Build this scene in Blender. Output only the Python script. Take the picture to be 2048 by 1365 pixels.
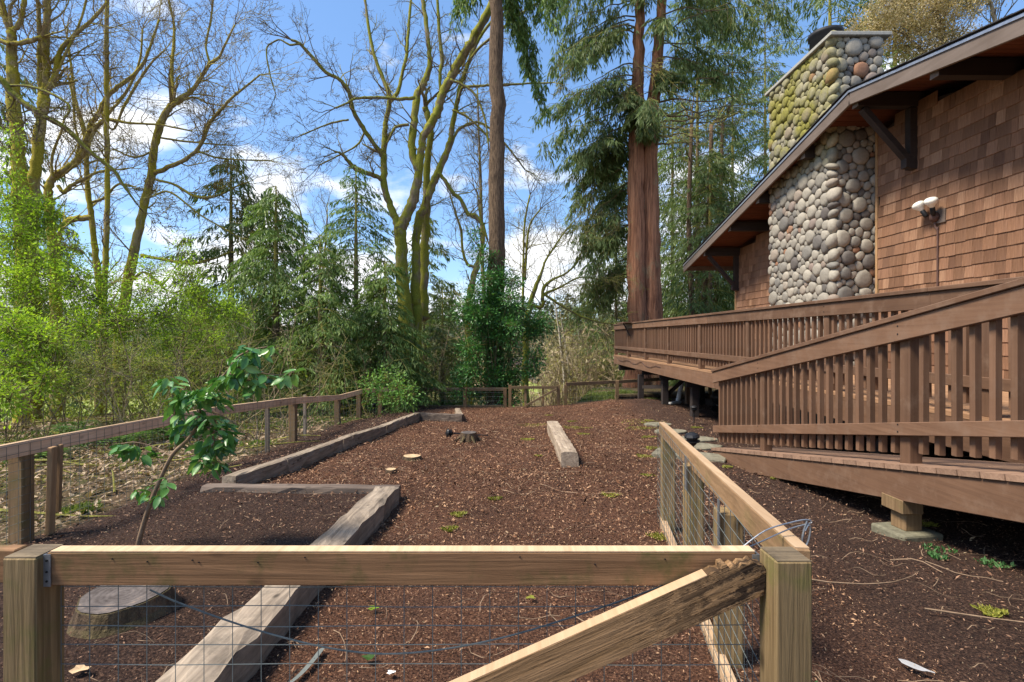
import bpy, math, random
import numpy as np
from mathutils import Vector, Matrix, Euler
random.seed(7); RNG = np.random.default_rng(11)
S = bpy.context.scene
for o in list(bpy.data.objects): bpy.data.objects.remove(o)
E = 1.3            # eye height over the mulch at the camera
F = 1010.0; CX = 1015.0; CY = 674.0
# ------------------------------------------------------------------ camera
cd = bpy.data.cameras.new('camera'); cam = bpy.data.objects.new('camera', cd); S.collection.objects.link(cam)
cd.sensor_width = 36; cd.lens = F / 2048 * 36; cd.shift_x = (1024 - CX) / 2048; cd.shift_y = -(682.5 - CY) / 2048
cam.location = (0, 0, E); cam.rotation_euler = (math.pi / 2, 0, 0); cd.clip_start = .05; cd.clip_end = 3000
S.camera = cam
# ------------------------------------------------------------------ light
SUN_DIR = Vector((-.54, -.16, .80)).normalized()
sl = bpy.data.lights.new('sun', 'SUN'); so = bpy.data.objects.new('sun', sl); S.collection.objects.link(so)
sl.energy = 4.0; sl.angle = math.radians(16); sl.color = (1, .90, .76)
so.rotation_euler = (-SUN_DIR).to_track_quat('-Z', 'Y').to_euler()
W = bpy.data.worlds.new('World'); S.world = W; W.use_nodes = True
wn = W.node_tree.nodes; wl = W.node_tree.links; wn.clear()
def wnode(t, **k):
    n = wn.new(t)
    for a, b in k.items(): setattr(n, a, b)
    return n
wo = wnode('ShaderNodeOutputWorld'); bg = wnode('ShaderNodeBackground'); sky = wnode('ShaderNodeTexSky')
sky.sky_type = 'NISHITA'; sky.sun_disc = False; sky.sun_elevation = math.asin(SUN_DIR.z); sky.sun_rotation = math.atan2(SUN_DIR.x, SUN_DIR.y)
sky.air_density = 1.0; sky.dust_density = .6; sky.ozone_density = 1.6
bg.inputs[1].default_value = .15
tc = wnode('ShaderNodeTexCoord'); sep = wnode('ShaderNodeSeparateXYZ'); wl.new(tc.outputs['Generated'], sep.inputs[0])
mp = wnode('ShaderNodeMapping'); mp.inputs['Scale'].default_value = (1, 1, 2.3); mp.inputs['Location'].default_value = (.13, .3, .42); wl.new(tc.outputs['Generated'], mp.inputs[0])
nz = wnode('ShaderNodeTexNoise'); nz.inputs['Scale'].default_value = 4.2; nz.inputs['Detail'].default_value = 9; nz.inputs['Roughness'].default_value = .52; nz.inputs['Distortion'].default_value = .2
wl.new(mp.outputs[0], nz.inputs[0])
# more cloud near the horizon, thinning with height
mr = wnode('ShaderNodeMapRange'); mr.inputs['From Min'].default_value = .02; mr.inputs['From Max'].default_value = .6; mr.inputs['To Min'].default_value = .24; mr.inputs['To Max'].default_value = -.12
wl.new(sep.outputs[2], mr.inputs[0])
ad = wnode('ShaderNodeMath', operation='ADD'); wl.new(nz.outputs[0], ad.inputs[0]); wl.new(mr.outputs[0], ad.inputs[1])
cr = wnode('ShaderNodeValToRGB'); cr.color_ramp.elements[0].position = .575; cr.color_ramp.elements[1].position = .70
wl.new(ad.outputs[0], cr.inputs[0])
mx = wnode('ShaderNodeMixRGB'); wl.new(cr.outputs[0], mx.inputs[0])
gm = wnode('ShaderNodeMixRGB'); gm.blend_type = 'MULTIPLY'; gm.inputs[0].default_value = 1; gm.inputs[2].default_value = (.46, .52, .60, 1); wl.new(sky.outputs[0], gm.inputs[1])
gm2 = wnode('ShaderNodeMixRGB'); gm2.blend_type = 'ADD'; gm2.inputs[0].default_value = 1; gm2.inputs[2].default_value = (.26, .55, 1.0, 1); wl.new(gm.outputs[0], gm2.inputs[1])
wl.new(gm2.outputs[0], mx.inputs[1]); mx.inputs[2].default_value = (4.6, 4.65, 4.75, 1)
wl.new(mx.outputs[0], bg.inputs[0]); wl.new(bg.outputs[0], wo.inputs[0])
S.view_settings.view_transform = 'Standard'; S.view_settings.look = 'None'; S.view_settings.gamma = 1; S.view_settings.exposure = 1.0
S.render.engine = 'CYCLES'
S.cycles.max_bounces = 6; S.cycles.diffuse_bounces = 3; S.cycles.transmission_bounces = 3; S.cycles.glossy_bounces = 2; S.cycles.transparent_max_bounces = 8

def P(px, py, Y): return np.array([(px - CX) * Y / F, Y, E - (py - CY) * Y / F])
def R(z): return E + z           # height relative to the eye

# ------------------------------------------------------------------ object helpers
COL = S.collection
def tag(o, label=None, cat=None, group=None, kind=None):
    if label: o['label'] = label
    if cat: o['category'] = cat
    if group: o['group'] = group
    if kind: o['kind'] = kind
    return o
def empty(name, loc, label, cat, group=None):
    o = bpy.data.objects.new(name, None); COL.objects.link(o); o.location = loc; o.empty_display_size = .1
    return tag(o, label, cat, group)
def worldloc(o):
    v = Vector((0, 0, 0))
    while o is not None: v += Vector(o.location); o = o.parent
    return v
def link(name, me, parent=None, loc=None):
    o = bpy.data.objects.new(name, me); COL.objects.link(o)
    if parent is not None: o.parent = parent
    if loc is not None:
        o.location = Vector(loc) - (worldloc(parent) if parent is not None else Vector((0, 0, 0)))
    return o
def np_mesh(name, V, loops, sizes, smooth=False):
    """V (n,3); loops flat idx; sizes per-face vertex counts"""
    me = bpy.data.meshes.new(name)
    V = np.asarray(V, dtype=np.float32); loops = np.asarray(loops, dtype=np.int32); sizes = np.asarray(sizes, dtype=np.int32)
    me.vertices.add(len(V)); me.vertices.foreach_set('co', V.ravel())
    me.loops.add(len(loops)); me.loops.foreach_set('vertex_index', loops)
    me.polygons.add(len(sizes)); st = np.concatenate([[0], np.cumsum(sizes)[:-1]]).astype(np.int32)
    me.polygons.foreach_set('loop_start', st); me.polygons.foreach_set('loop_total', sizes)
    me.polygons.foreach_set('use_smooth', np.full(len(sizes), bool(smooth)))
    me.update(calc_edges=True)
    return me
class MB:
    def __init__(s): s.V = []; s.L = []; s.Z = []; s.n = 0
    def add(s, V, faces):
        V = np.asarray(V, float).reshape(-1, 3); s.V.append(V)
        for f in faces: s.L.extend([i + s.n for i in f]); s.Z.append(len(f))
        s.n += len(V)
    def addnp(s, V, quads):
        s.V.append(V); q = np.asarray(quads) + s.n; s.L.extend(q.ravel().tolist()); s.Z.extend([q.shape[1]] * len(q)); s.n += len(V)
    def box(s, c, d, rot=None, bev=0):
        x, y, z = [k / 2 for k in d]
        V = np.array([[-x, -y, -z], [x, -y, -z], [x, y, -z], [-x, y, -z], [-x, -y, z], [x, -y, z], [x, y, z], [-x, y, z]])
        if rot is not None: V = V @ np.array(Euler(rot).to_matrix()).T
        s.add(V + np.array(c), [(0, 3, 2, 1), (4, 5, 6, 7), (0, 1, 5, 4), (1, 2, 6, 5), (2, 3, 7, 6), (3, 0, 4, 7)])
    def beam(s, a, b, w, h, up=(0, 0, 1)):
        a = np.array(a, float); b = np.array(b, float); d = b - a; L = np.linalg.norm(d); d /= L
        u = np.array(up, float); sd = np.cross(d, u); sd /= np.linalg.norm(sd); u = np.cross(sd, d)
        V = []
        for p in (a, b):
            for (i, j) in ((-1, -1), (1, -1), (1, 1), (-1, 1)): V.append(p + sd * i * w / 2 + u * j * h / 2)
        s.add(V, [(0, 3, 2, 1), (4, 5, 6, 7), (0, 1, 5, 4), (1, 2, 6, 5), (2, 3, 7, 6), (3, 0, 4, 7)])
    def tube(s, pts, rad, k=6, lump=0, cap=True):
        pts = np.asarray(pts, float); n = len(pts); rad = np.broadcast_to(np.asarray(rad, float), (n,))
        t = np.gradient(pts, axis=0); t /= np.linalg.norm(t, axis=1)[:, None] + 1e-9
        ref = np.array([1., 0, 0]) if abs(t[0][0]) < .8 else np.array([0, 1., 0])
        a = np.cross(t, ref); a /= np.linalg.norm(a, axis=1)[:, None] + 1e-9; b = np.cross(t, a)
        an = np.arange(k) * 2 * math.pi / k
        rr = rad[:, None] * (1 + (lump * (RNG.random((n, k)) - .5) * 2 if lump else 0) * np.ones((n, k)))
        V = pts[:, None, :] + rr[:, :, None] * (a[:, None, :] * np.cos(an)[None, :, None] + b[:, None, :] * np.sin(an)[None, :, None])
        V = V.reshape(-1, 3); i = np.arange(n - 1)[:, None] * k; j = np.arange(k)[None, :]; j2 = (j + 1) % k
        q = np.stack([i + j, i + j2, i + k + j2, i + k + j], -1).reshape(-1, 4)
        m = s.n
        s.addnp(V, q)
        if cap:
            s.L.extend([m + (n - 1) * k + x for x in range(k)]); s.Z.append(k)
            s.L.extend([m + x for x in range(k)][::-1]); s.Z.append(k)
    def spikes(s, A, B, r):
        """thin three-sided cones from A to B (arrays)"""
        A = np.asarray(A); B = np.asarray(B); n = len(A)
        if n == 0: return
        r = np.broadcast_to(np.asarray(r, float), (n,))[:, None]
        d = B - A; d = d / (np.linalg.norm(d, axis=1)[:, None] + 1e-9)
        ref = np.where(np.abs(d[:, 2:3]) < .8, np.array([[0, 0, 1.]]), np.array([[1., 0, 0]]))
        u = np.cross(d, ref); u /= np.linalg.norm(u, axis=1)[:, None]; v = np.cross(d, u)
        V = np.stack([A + u * r, A + (-.5 * u + .87 * v) * r, A + (-.5 * u - .87 * v) * r, B], 1).reshape(-1, 3)
        i = np.arange(n) * 4
        s.addnp(V, np.stack([np.stack([i, i + 1, i + 3], 1), np.stack([i + 1, i + 2, i + 3], 1), np.stack([i + 2, i, i + 3], 1)], 1).reshape(-1, 3))
    def lathe(s, c, prof, k=16, axis=None):
        M = np.array(Vector((0, 0, 1)).rotation_difference(Vector(axis)).to_matrix()) if axis is not None else np.eye(3)
        V = []
        for r, z in prof:
            for i in range(k): V.append([r * math.cos(2 * math.pi * i / k), r * math.sin(2 * math.pi * i / k), z])
        V = np.array(V) @ M.T + np.array(c); fs = []
        for a in range(len(prof) - 1):
            for i in range(k): fs.append((a * k + i, a * k + (i + 1) % k, (a + 1) * k + (i + 1) % k, (a + 1) * k + i))
        fs.append(tuple(range(k))[::-1]); fs.append(tuple((len(prof) - 1) * k + i for i in range(k)))
        s.add(V, fs)
    def cards(s, C, D, N, L, Wd, fold=.25):
        """leaf-sized diamonds: centre-base C, long axis D, normal N, length L, width Wd"""
        n = len(C)
        if n == 0: return
        D = D / (np.linalg.norm(D, axis=1)[:, None] + 1e-9); sd = np.cross(D, N); sd /= (np.linalg.norm(sd, axis=1)[:, None] + 1e-9); up = np.cross(sd, D)
        L = np.broadcast_to(L, (n,))[:, None]; Wd = np.broadcast_to(Wd, (n,))[:, None]
        V = np.stack([C, C + D * L * .45 + sd * Wd * .5 + up * Wd * fold, C + D * L, C + D * L * .45 - sd * Wd * .5 + up * Wd * fold], 1).reshape(-1, 3)
        i = np.arange(n) * 4
        s.addnp(V, np.stack([np.stack([i, i + 1, i + 2], 1), np.stack([i, i + 2, i + 3], 1)], 1).reshape(-1, 3))
    def build(s, name, mat, parent=None, smooth=False, loc=None):
        V = np.concatenate(s.V) if s.V else np.zeros((0, 3))
        o0 = np.array(worldloc(parent)) if parent is not None else (np.array(loc) if loc is not None else np.zeros(3))
        me = np_mesh(name, V - o0, s.L, s.Z, smooth); me.materials.append(mat)
        o = bpy.data.objects.new(name, me); COL.objects.link(o)
        if parent is not None: o.parent = parent
        elif loc is not None: o.location = loc
        return o
def bevel(o, w=.004, seg=1):
    m = o.modifiers.new('bevel', 'BEVEL'); m.width = w; m.segments = seg; m.limit_method = 'ANGLE'; return o
def smooth_path(pts, n=5):
    """Catmull-Rom through rows [x,y,z,r]"""
    p = np.asarray(pts, float)
    if len(p) < 3:
        t = np.linspace(0, 1, n * 2)[:, None]; return p[0] * (1 - t) + p[-1] * t
    q = np.vstack([2 * p[0] - p[1], p, 2 * p[-1] - p[-2]]); out = []
    for i in range(1, len(q) - 2):
        for t in np.linspace(0, 1, n, endpoint=False):
            out.append(.5 * ((2 * q[i]) + (-q[i - 1] + q[i + 1]) * t + (2 * q[i - 1] - 5 * q[i] + 4 * q[i + 1] - q[i + 2]) * t * t + (-q[i - 1] + 3 * q[i] - 3 * q[i + 1] + q[i + 2]) * t ** 3))
    out.append(p[-1]); return np.array(out)

# ------------------------------------------------------------------ materials
class Mat:
    def __init__(s, name):
        s.m = bpy.data.materials.new(name); s.m.use_nodes = True; s.nt = s.m.node_tree; s.b = s.nt.nodes['Principled BSDF']; s.b.inputs['Roughness'].default_value = .85
        s.b.inputs['Specular IOR Level'].default_value = .25
        s.out = s.nt.nodes['Material Output']
    def n(s, t, **k):
        x = s.nt.nodes.new(t)
        for a, b in k.items(): setattr(x, a, b)
        return x
    def l(s, a, b): s.nt.links.new(a, b)
    def coord(s, scale=(1, 1, 1), kind='Object', loc=(0, 0, 0)):
        t = s.n('ShaderNodeTexCoord'); m = s.n('ShaderNodeMapping'); m.inputs['Scale'].default_value = scale; m.inputs['Location'].default_value = loc
        s.l(t.outputs[kind], m.inputs[0]); return m.outputs[0]
    def noise(s, sc, det=5, rough=.6, co=None, dist=0):
        x = s.n('ShaderNodeTexNoise'); x.inputs['Scale'].default_value = sc; x.inputs['Detail'].default_value = det; x.inputs['Roughness'].default_value = rough; x.inputs['Distortion'].default_value = dist
        if co is not None: s.l(co, x.inputs[0])
        return x.outputs[0]
    def ramp(s, f, stops):
        r = s.n('ShaderNodeValToRGB'); e = r.color_ramp.elements
        while len(e) < len(stops): e.new(.5)
        for i, (p, c) in enumerate(stops):
            e[i].position = p; e[i].color = (c[0], c[1], c[2], 1) if hasattr(c, '__len__') else (c, c, c, 1)
        s.l(f, r.inputs[0]); return r.outputs[0]
    def mix(s, f, a, b, mode='MIX'):
        x = s.n('ShaderNodeMixRGB'); x.blend_type = mode
        for i, v in ((0, f), (1, a), (2, b)):
            if hasattr(v, 'is_output') or isinstance(v, bpy.types.NodeSocket): s.l(v, x.inputs[i])
            elif hasattr(v, '__len__'): x.inputs[i].default_value = (v[0], v[1], v[2], 1)
            else: x.inputs[i].default_value = v if i == 0 else (v, v, v, 1)
        return x.outputs[0]
    def math(s, op, a, b=0, c=None):
        x = s.n('ShaderNodeMath', operation=op)
        for i, v in ((0, a), (1, b), (2, c)):
            if v is None: continue
            if isinstance(v, bpy.types.NodeSocket): s.l(v, x.inputs[i])
            else: x.inputs[i].default_value = v
        return x.outputs[0]
    def rand(s):
        oi = s.n('ShaderNodeObjectInfo'); g = s.n('ShaderNodeNewGeometry')
        return s.math('FRACT', s.math('ADD', oi.outputs['Random'], g.outputs['Random Per Island']))
    def bump(s, h, st=.5, d=.02):
        b = s.n('ShaderNodeBump'); b.inputs['Strength'].default_value = st; b.inputs['Distance'].default_value = d; s.l(h, b.inputs['Height']); s.l(b.outputs[0], s.b.inputs['Normal'])
    def col(s, c):
        if isinstance(c, bpy.types.NodeSocket): s.l(c, s.b.inputs['Base Color'])
        else: s.b.inputs['Base Color'].default_value = (c[0], c[1], c[2], 1)
        return s
    def rough(s, r): s.b.inputs['Roughness'].default_value = r; return s

def wood(name, light, dark, axis='z', fine=60, stain=None, stain_amt=.5, bump=.3, rough=.8, vary=.25, knots=True):
    m = Mat(name); sc = [fine] * 3; i = 'xyz'.index(axis); sc[i] = fine * .035
    g = m.noise(1, 6, .65, m.coord(sc), .6)
    c = m.ramp(g, [(.3, dark), (.7, light)])
    big = m.noise(2.2, 4, .6, m.coord())
    c = m.mix(m.ramp(big, [(.35, 0), (.7, .55)]), c, m.mix(1, c, (.62, .58, .55), 'MULTIPLY'))
    r = m.rand(); c = m.mix(1, c, m.ramp(r, [(0, 1 - vary), (1, 1 + vary)]), 'MULTIPLY')
    if knots:
        v = m.n('ShaderNodeTexVoronoi'); v.inputs['Scale'].default_value = 1; s3 = [9] * 3; s3[i] = 4.5; m.l(m.coord(s3), v.inputs[0])
        c = m.mix(m.ramp(v.outputs['Distance'], [(.07, .8), (.16, 0)]), c, [k * .35 for k in dark])
    if stain:
        sn = m.noise(5, 5, .7, m.coord(loc=(3, 1, 7)))
        c = m.mix(m.ramp(sn, [(.5, 0), (.68, stain_amt)]), c, stain)
    m.col(c).rough(rough); m.bump(g, bump, .006); return m.m
def bark(name, light, dark, moss=(.16, .17, .02), amt=.5, scale=7, vert=.22, bump=.8, upbias=.35):
    m = Mat(name); co = m.coord((scale, scale, scale * vert)); g = m.noise(1.6, 8, .68, co, .4)
    c = m.ramp(g, [(.34, dark), (.62, light)])
    geo = m.n('ShaderNodeNewGeometry'); sp = m.n('ShaderNodeSeparateXYZ'); m.l(geo.outputs['Normal'], sp.inputs[0])
    ms = m.noise(2.2, 6, .7, m.coord((1, 1, .6)))
    k = m.math('ADD', ms, m.math('MULTIPLY', sp.outputs[2], upbias))
    lo = .72 - amt * .5
    fine = m.noise(38, 4, .7, m.coord())
    mc = m.mix(m.ramp(fine, [(.3, 0), (.7, 1)]), [x * .45 for x in moss], [x * 1.35 for x in moss])
    c = m.mix(m.ramp(k, [(lo, 0), (lo + .14, 1)]), c, mc)
    m.col(c).rough(.95); h = m.math('ADD', g, m.math('MULTIPLY', fine, .4)); m.bump(h, bump, .05); return m.m
def leaf(name, a, b, c3=None, trans=.35, rough=.55, spec=.3, patch=1.2):
    m = Mat(name); r = m.rand(); stops = [(0, a), (1, b)] if c3 is None else [(0, a), (.55, b), (1, c3)]
    c = m.ramp(r, stops)
    big = m.noise(patch, 3, .6, m.coord()); c = m.mix(1, c, m.ramp(big, [(.3, .62), (.7, 1.3)]), 'MULTIPLY')
    m.col(c).rough(rough); m.b.inputs['Specular IOR Level'].default_value = spec
    if trans:
        t = m.n('ShaderNodeBsdfTranslucent'); m.l(m.mix(1, c, (1.25, 1.35, .7), 'MULTIPLY'), t.inputs[0]); x = m.n('ShaderNodeMixShader'); x.inputs[0].default_value = trans
        m.l(m.b.outputs[0], x.inputs[1]); m.l(t.outputs[0], x.inputs[2]); m.l(x.outputs[0], m.out.inputs[0])
    return m.m
def plain(name, c, rough=.6, metal=0, var=.15, ns=20, bump=.1):
    m = Mat(name); g = m.noise(ns, 4, .6, m.coord()); m.col(m.mix(m.ramp(g, [(.3, 0), (.7, 1)]), [k * (1 - var) for k in c], [k * (1 + var) for k in c])).rough(rough)
    m.b.inputs['Metallic'].default_value = metal; m.bump(g, bump, .004); return m.m

M = {}
for ax in 'xyz':
    M['fence_' + ax] = wood('fence_wood_' + ax, (.42, .26, .135), (.25, .15, .075), ax, 50, stain=(.12, .12, .03), stain_amt=.4)
    M['grey_' + ax] = wood('weathered_wood_' + ax, (.34, .28, .215), (.15, .115, .085), ax, 45, stain=(.09, .10, .03), stain_amt=.25, bump=.6)
    M['deck_' + ax] = wood('deck_paint_' + ax, (.185, .104, .062), (.126, .069, .041), ax, 30, stain=(.20, .13, .088), stain_amt=.55, bump=.25, rough=.65, vary=.18, knots=False)
M['leftrail'] = wood('left_rail_wood', (.80, .55, .36), (.62, .40, .25), 'y', 50, bump=.2)
M['post'] = wood('post_wood', (.32, .225, .11), (.11, .072, .032), 'z', 55, stain=(.12, .12, .028), stain_amt=.7, bump=.9)
M['oldpost'] = wood('old_fence_post', (.25, .165, .085), (.13, .08, .04), 'z', 50, stain=(.08, .09, .02), stain_amt=.5, bump=.4)
M['oldrail'] = wood('old_rail_wood', (.26, .18, .10), (.14, .09, .05), 'x', 40, stain=(.10, .11, .03), stain_amt=.4, bump=.4)
M['pale'] = wood('pale_and_lit_rail_wood', (.62, .44, .27), (.46, .30, .17), 'y', 40, bump=.2)  # own colour of the bottom rail; also paints light on rail tops
M['floor'] = wood('deck_floor_wood', (.40, .235, .13), (.27, .15, .08), 'y', 35, vary=.12, knots=False)
M['floorx'] = wood('ramp_floor_wood', (.33, .21, .14), (.2, .12, .08), 'x', 35, vary=.15, knots=False)
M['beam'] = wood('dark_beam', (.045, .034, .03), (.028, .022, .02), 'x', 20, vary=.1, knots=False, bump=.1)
M['fascia'] = wood('fascia_paint', (.175, .138, .115), (.135, .105, .085), 'y', 20, vary=.05, knots=False, bump=.1)
M['soffit'] = wood('soffit_boards', (.15, .052, .026), (.095, .032, .017), 'x', 25, vary=.12, knots=False)
M['rot'] = wood('rotten_wood', (.34, .23, .12), (.035, .02, .01), 'x', 30, stain=(.02, .012, .006), stain_amt=.9, bump=1)
m = Mat('cedar_shingle'); g = m.noise(1, 6, .65, m.coord((45, 45, 2.2)), .5); r = m.rand()
c = m.ramp(r, [(0, (.13, .065, .036)), (.3, (.195, .103, .056)), (.7, (.255, .134, .076)), (1, (.35, .205, .122))])
c = m.mix(m.ramp(g, [(.3, .8), (.62, 0)]), c, m.mix(1, c, (.5, .44, .40), 'MULTIPLY')); big = m.noise(1.1, 3, .5, m.coord())
c = m.mix(m.ramp(big, [(.4, 0), (.7, .35)]), c, (.28, .17, .12)); m.col(c).rough(.85); m.bump(g, .35, .006); M['shingle'] = m.m
m = Mat('river_stone'); r = m.rand(); g = m.noise(26, 5, .65, m.coord())
c = m.ramp(r, [(0, (.115, .10, .09)), (.08, (.19, .18, .16)), (.25, (.28, .255, .21)), (.55, (.33, .30, .245)), (.78, (.38, .345, .28)), (.9, (.27, .215, .17)), (.96, (.25, .2, .17)), (.968, (.34, .18, .10)), (1, (.29, .15, .09))])
c = m.mix(m.ramp(g, [(.35, .5), (.7, 0)]), c, m.mix(1, c, (.55, .55, .55), 'MULTIPLY'))
geo = m.n('ShaderNodeNewGeometry'); sp = m.n('ShaderNodeSeparateXYZ'); m.l(geo.outputs['Position'], sp.inputs[0])
mz = m.noise(1.3, 4, .6, m.coord(loc=(0, 0, 4)));
up = m.n('ShaderNodeMapRange'); up.inputs['From Min'].default_value = 4.2; up.inputs['From Max'].default_value = 5.0; m.l(sp.outputs[2], up.inputs[0])
xx = m.n('ShaderNodeMapRange'); xx.inputs['From Min'].default_value = 6.0; xx.inputs['From Max'].default_value = 5.72; m.l(sp.outputs[0], xx.inputs[0])
mm = m.math('MULTIPLY', m.math('MULTIPLY', up.outputs[0], xx.outputs[0]), m.ramp(mz, [(.38, .2), (.57, 1)]))
c = m.mix(mm, c, m.mix(m.ramp(g, [(.3, 0), (.7, 1)]), (.12, .11, .025), (.27, .25, .055))); m.col(c).rough(.8); m.bump(g, .35, .01); M['stone'] = m.m
M['mortar'] = plain('mortar', (.17, .155, .13), .95, ns=30, bump=.5)
M['roofing'] = plain('roof_shingles', (.03, .03, .032), .9, ns=60, bump=.6)
M['drip'] = plain('drip_edge_metal', (.45, .46, .48), .35, .8)
M['zinc'] = plain('galvanized_metal', (.34, .36, .38), .4, .8)
M['wire'] = plain('galvanized_wire', (.125, .14, .13), .8, 0)
M['black'] = plain('black_plastic', (.015, .015, .016), .4)
M['bulb'] = plain('bulb_glass', (.75, .74, .66), .25, var=.05)
M['rust'] = plain('rusty_pipe', (.09, .05, .04), .6)
M['flue'] = plain('flue_metal', (.02, .02, .022), .6)
M['capstone'] = plain('cap_stone', (.34, .33, .29), .85, ns=25, bump=.4)
M['concrete'] = plain('concrete', (.15, .14, .095), .95, ns=25, var=.3, bump=.6)
M['paver'] = plain('path_stone', (.17, .155, .11), .95, ns=14, var=.4, bump=.7)
M['pvc'] = plain('white_plastic_pipe', (.62, .63, .62), .5, var=.2)
M['white'] = plain('white_scrap', (.8, .8, .78), .6)
M['cut'] = plain('cut_wood', (.50, .35, .20), .8, ns=18, var=.35)
M['maple'] = bark('maple_bark', (.32, .25, .16), (.11, .085, .05), (.24, .24, .03), .72)
M['maple2'] = bark('maple_bark_golden', (.42, .33, .19), (.15, .11, .06), (.37, .31, .035), .7)
M['twig'] = bark('twig_bark', (.24, .175, .12), (.10, .072, .05), (.24, .225, .05), .5, 12, 1)
M['twiggold'] = bark('golden_twig', (.36, .27, .15), (.17, .12, .07), (.34, .29, .06), .5, 12, 1)
M['twigtan'] = bark('tan_twig_bark', (.42, .33, .21), (.2, .15, .09), (.25, .24, .06), .3, 12, 1)
M['fir'] = bark('fir_bark', (.23, .155, .095), (.05, .033, .022), (.12, .115, .05), .2, 22, .13, 1.3, 0)
M['cedar'] = bark('cedar_bark', (.42, .20, .11), (.11, .045, .026), (.30, .21, .12), .35, 9, .05, 1.1, 0)
M['stump'] = bark('stump_bark', (.15, .1, .06), (.035, .025, .018), (.11, .085, .04), .15, 10, .3)
M['birch'] = bark('pale_bark', (.5, .45, .36), (.28, .24, .18), (.3, .28, .1), .2, 5, 1)
M['lime'] = leaf('lime_leaf', (.19, .31, .025), (.30, .44, .035), (.42, .56, .06), .45)
M['olive'] = leaf('olive_leaf', (.13, .17, .035), (.22, .27, .05), (.32, .36, .08), .4)
M['hemlock'] = leaf('hemlock_needles', (.085, .155, .038), (.145, .23, .055), (.27, .35, .10), .35)
M['cedarleaf'] = leaf('cedar_spray', (.075, .12, .038), (.135, .19, .06), (.23, .28, .11), .35)
M['hollyleaf'] = leaf('laurel_leaf', (.025, .095, .022), (.06, .18, .035), (.14, .33, .07), .2, .4, .5, 2.5)
M['camleaf'] = leaf('camellia_leaf', (.05, .155, .035), (.10, .25, .055), (.20, .37, .09), .2, .33, .5, 3)
M['rhodo'] = leaf('bright_shrub_leaf', (.07, .17, .03), (.14, .29, .05), (.24, .40, .11), .35)
M['fern'] = leaf('fern_frond', (.05, .11, .02), (.10, .18, .03), None, .35)
M['tan'] = leaf('tan_catkins', (.36, .27, .13), (.52, .41, .22), (.62, .53, .32), .3)
M['bud'] = leaf('buds', (.10, .05, .03), (.2, .12, .05), None, 0)
M['brushtan'] = leaf('dry_brush', (.20, .15, .085), (.34, .26, .15), (.42, .36, .2), .2)
M['farforest'] = leaf('far_forest', (.045, .075, .035), (.085, .11, .045), (.14, .145, .07), 0, patch=.02)
M['litter'] = leaf('dead_leaves', (.16, .10, .055), (.31, .21, .12), (.46, .35, .21), .1)
M['moss'] = leaf('moss_tuft', (.15, .16, .025), (.25, .25, .035), (.35, .33, .06), .2)
M['gcover'] = leaf('ground_cover', (.08, .12, .025), (.15, .19, .045), (.22, .25, .07), .3)
M['ivy'] = leaf('ivy_green', (.03, .10, .03), (.06, .16, .04), (.1, .2, .07), .2)
M['chips'] = leaf('mulch_chip', (.02, .010, .007), (.10, .05, .031), (.38, .23, .145), 0, .9, .1, 1.5)
M['chipsr'] = leaf('rust_chip', (.04, .016, .009), (.185, .09, .048), (.48, .30, .175), 0, .9, .1, 1.2)
M['stick'] = plain('pale_stick', (.22, .15, .095), .85, var=.4)

# ------------------------------------------------------------------ terrain
def sstep(a, b, x): t = np.clip((x - a) / (b - a), 0, 1); return t * t * (3 - 2 * t)
def xT1(y): return -2.46 + .105 * (y - 4.4)
def wob(x, y, s): return (np.sin(x * s + 1.3 * np.sin(y * s * .7 + 1)) + np.sin(y * s * 1.3 + .8 * np.sin(x * s * 1.1))) * .5
def G(x, y):
    x = np.asarray(x, float); y = np.asarray(y, float)
    z = -(1.25 + .055 * (np.minimum(y, 13.6) - 2))
    bedx = np.where(y < 4.35, -1.02, xT1(y))
    z = z + .10 * sstep(bedx + .02, bedx - .06, x) * sstep(10.6, 10.2, y) * np.where(y < 4.35, .55, 1)
    z = z - .07 * np.clip(-2.45 - x, 0, .8)
    z = z - .02 * np.clip(-3.1 - x, 0, 40) - .10 * np.clip(-9 - x, 0, 60) * sstep(8, 20, y)
    z = z + .22 * np.exp(-((x - 3.4) ** 2 / 2.6 + (y - 12.8) ** 2 / 5))
    y0 = 13.6 + 5.5 * sstep(1.6, 3.6, x); t = np.clip(y - y0, 0, 200)
    drop = 7.0 * (1 - np.exp(-t / 24.)) 
    z = z - drop + .0 * t
    z = z + sstep(110, 320, y) * 16 + sstep(300, 900, y) * 18 + 3 * wob(x, y, .012) * sstep(110, 250, y)
    far = sstep(14, 30, np.hypot(x, y)); z = z + far * .25 * wob(x, y, .35)
    z = z + .018 * wob(x, y, 2.3) + .012 * wob(x + 3, y, 5.1)
    return z + E
def Gz(x, y): return float(G(x, y))
xs = np.concatenate([-np.geomspace(700, 9, 34), np.arange(-8.8, 9, .12), np.geomspace(9.2, 700, 34)])
ys = np.concatenate([[-60, -20, -8, -4, -2], np.arange(-1, 16, .12), np.geomspace(16.2, 1200, 60)])
X, Y_ = np.meshgrid(xs, ys); Z = G(X, Y_)
nearm = ((np.abs(X) < 9) & (Y_ < 16) & (Y_ > 0)); Z = Z + nearm * (RNG.random(Z.shape) - .5) * .012
V = np.stack([X, Y_, Z], -1).reshape(-1, 3); nx, ny = len(xs), len(ys)
i = (np.arange(ny - 1)[:, None] * nx + np.arange(nx - 1)[None, :]).ravel(); q = np.stack([i, i + 1, i + 1 + nx, i + nx], 1)
me = np_mesh('ground', V, q.ravel(), [4] * len(q), True)
mul = ((sstep(-3.25, -3.0, X) + 0) * sstep(14.2, 13.2, Y_ - 3.0 * sstep(2, 4, X))).ravel()
lawn = (sstep(60, 75, Y_) * sstep(135, 115, Y_)).ravel()
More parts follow.
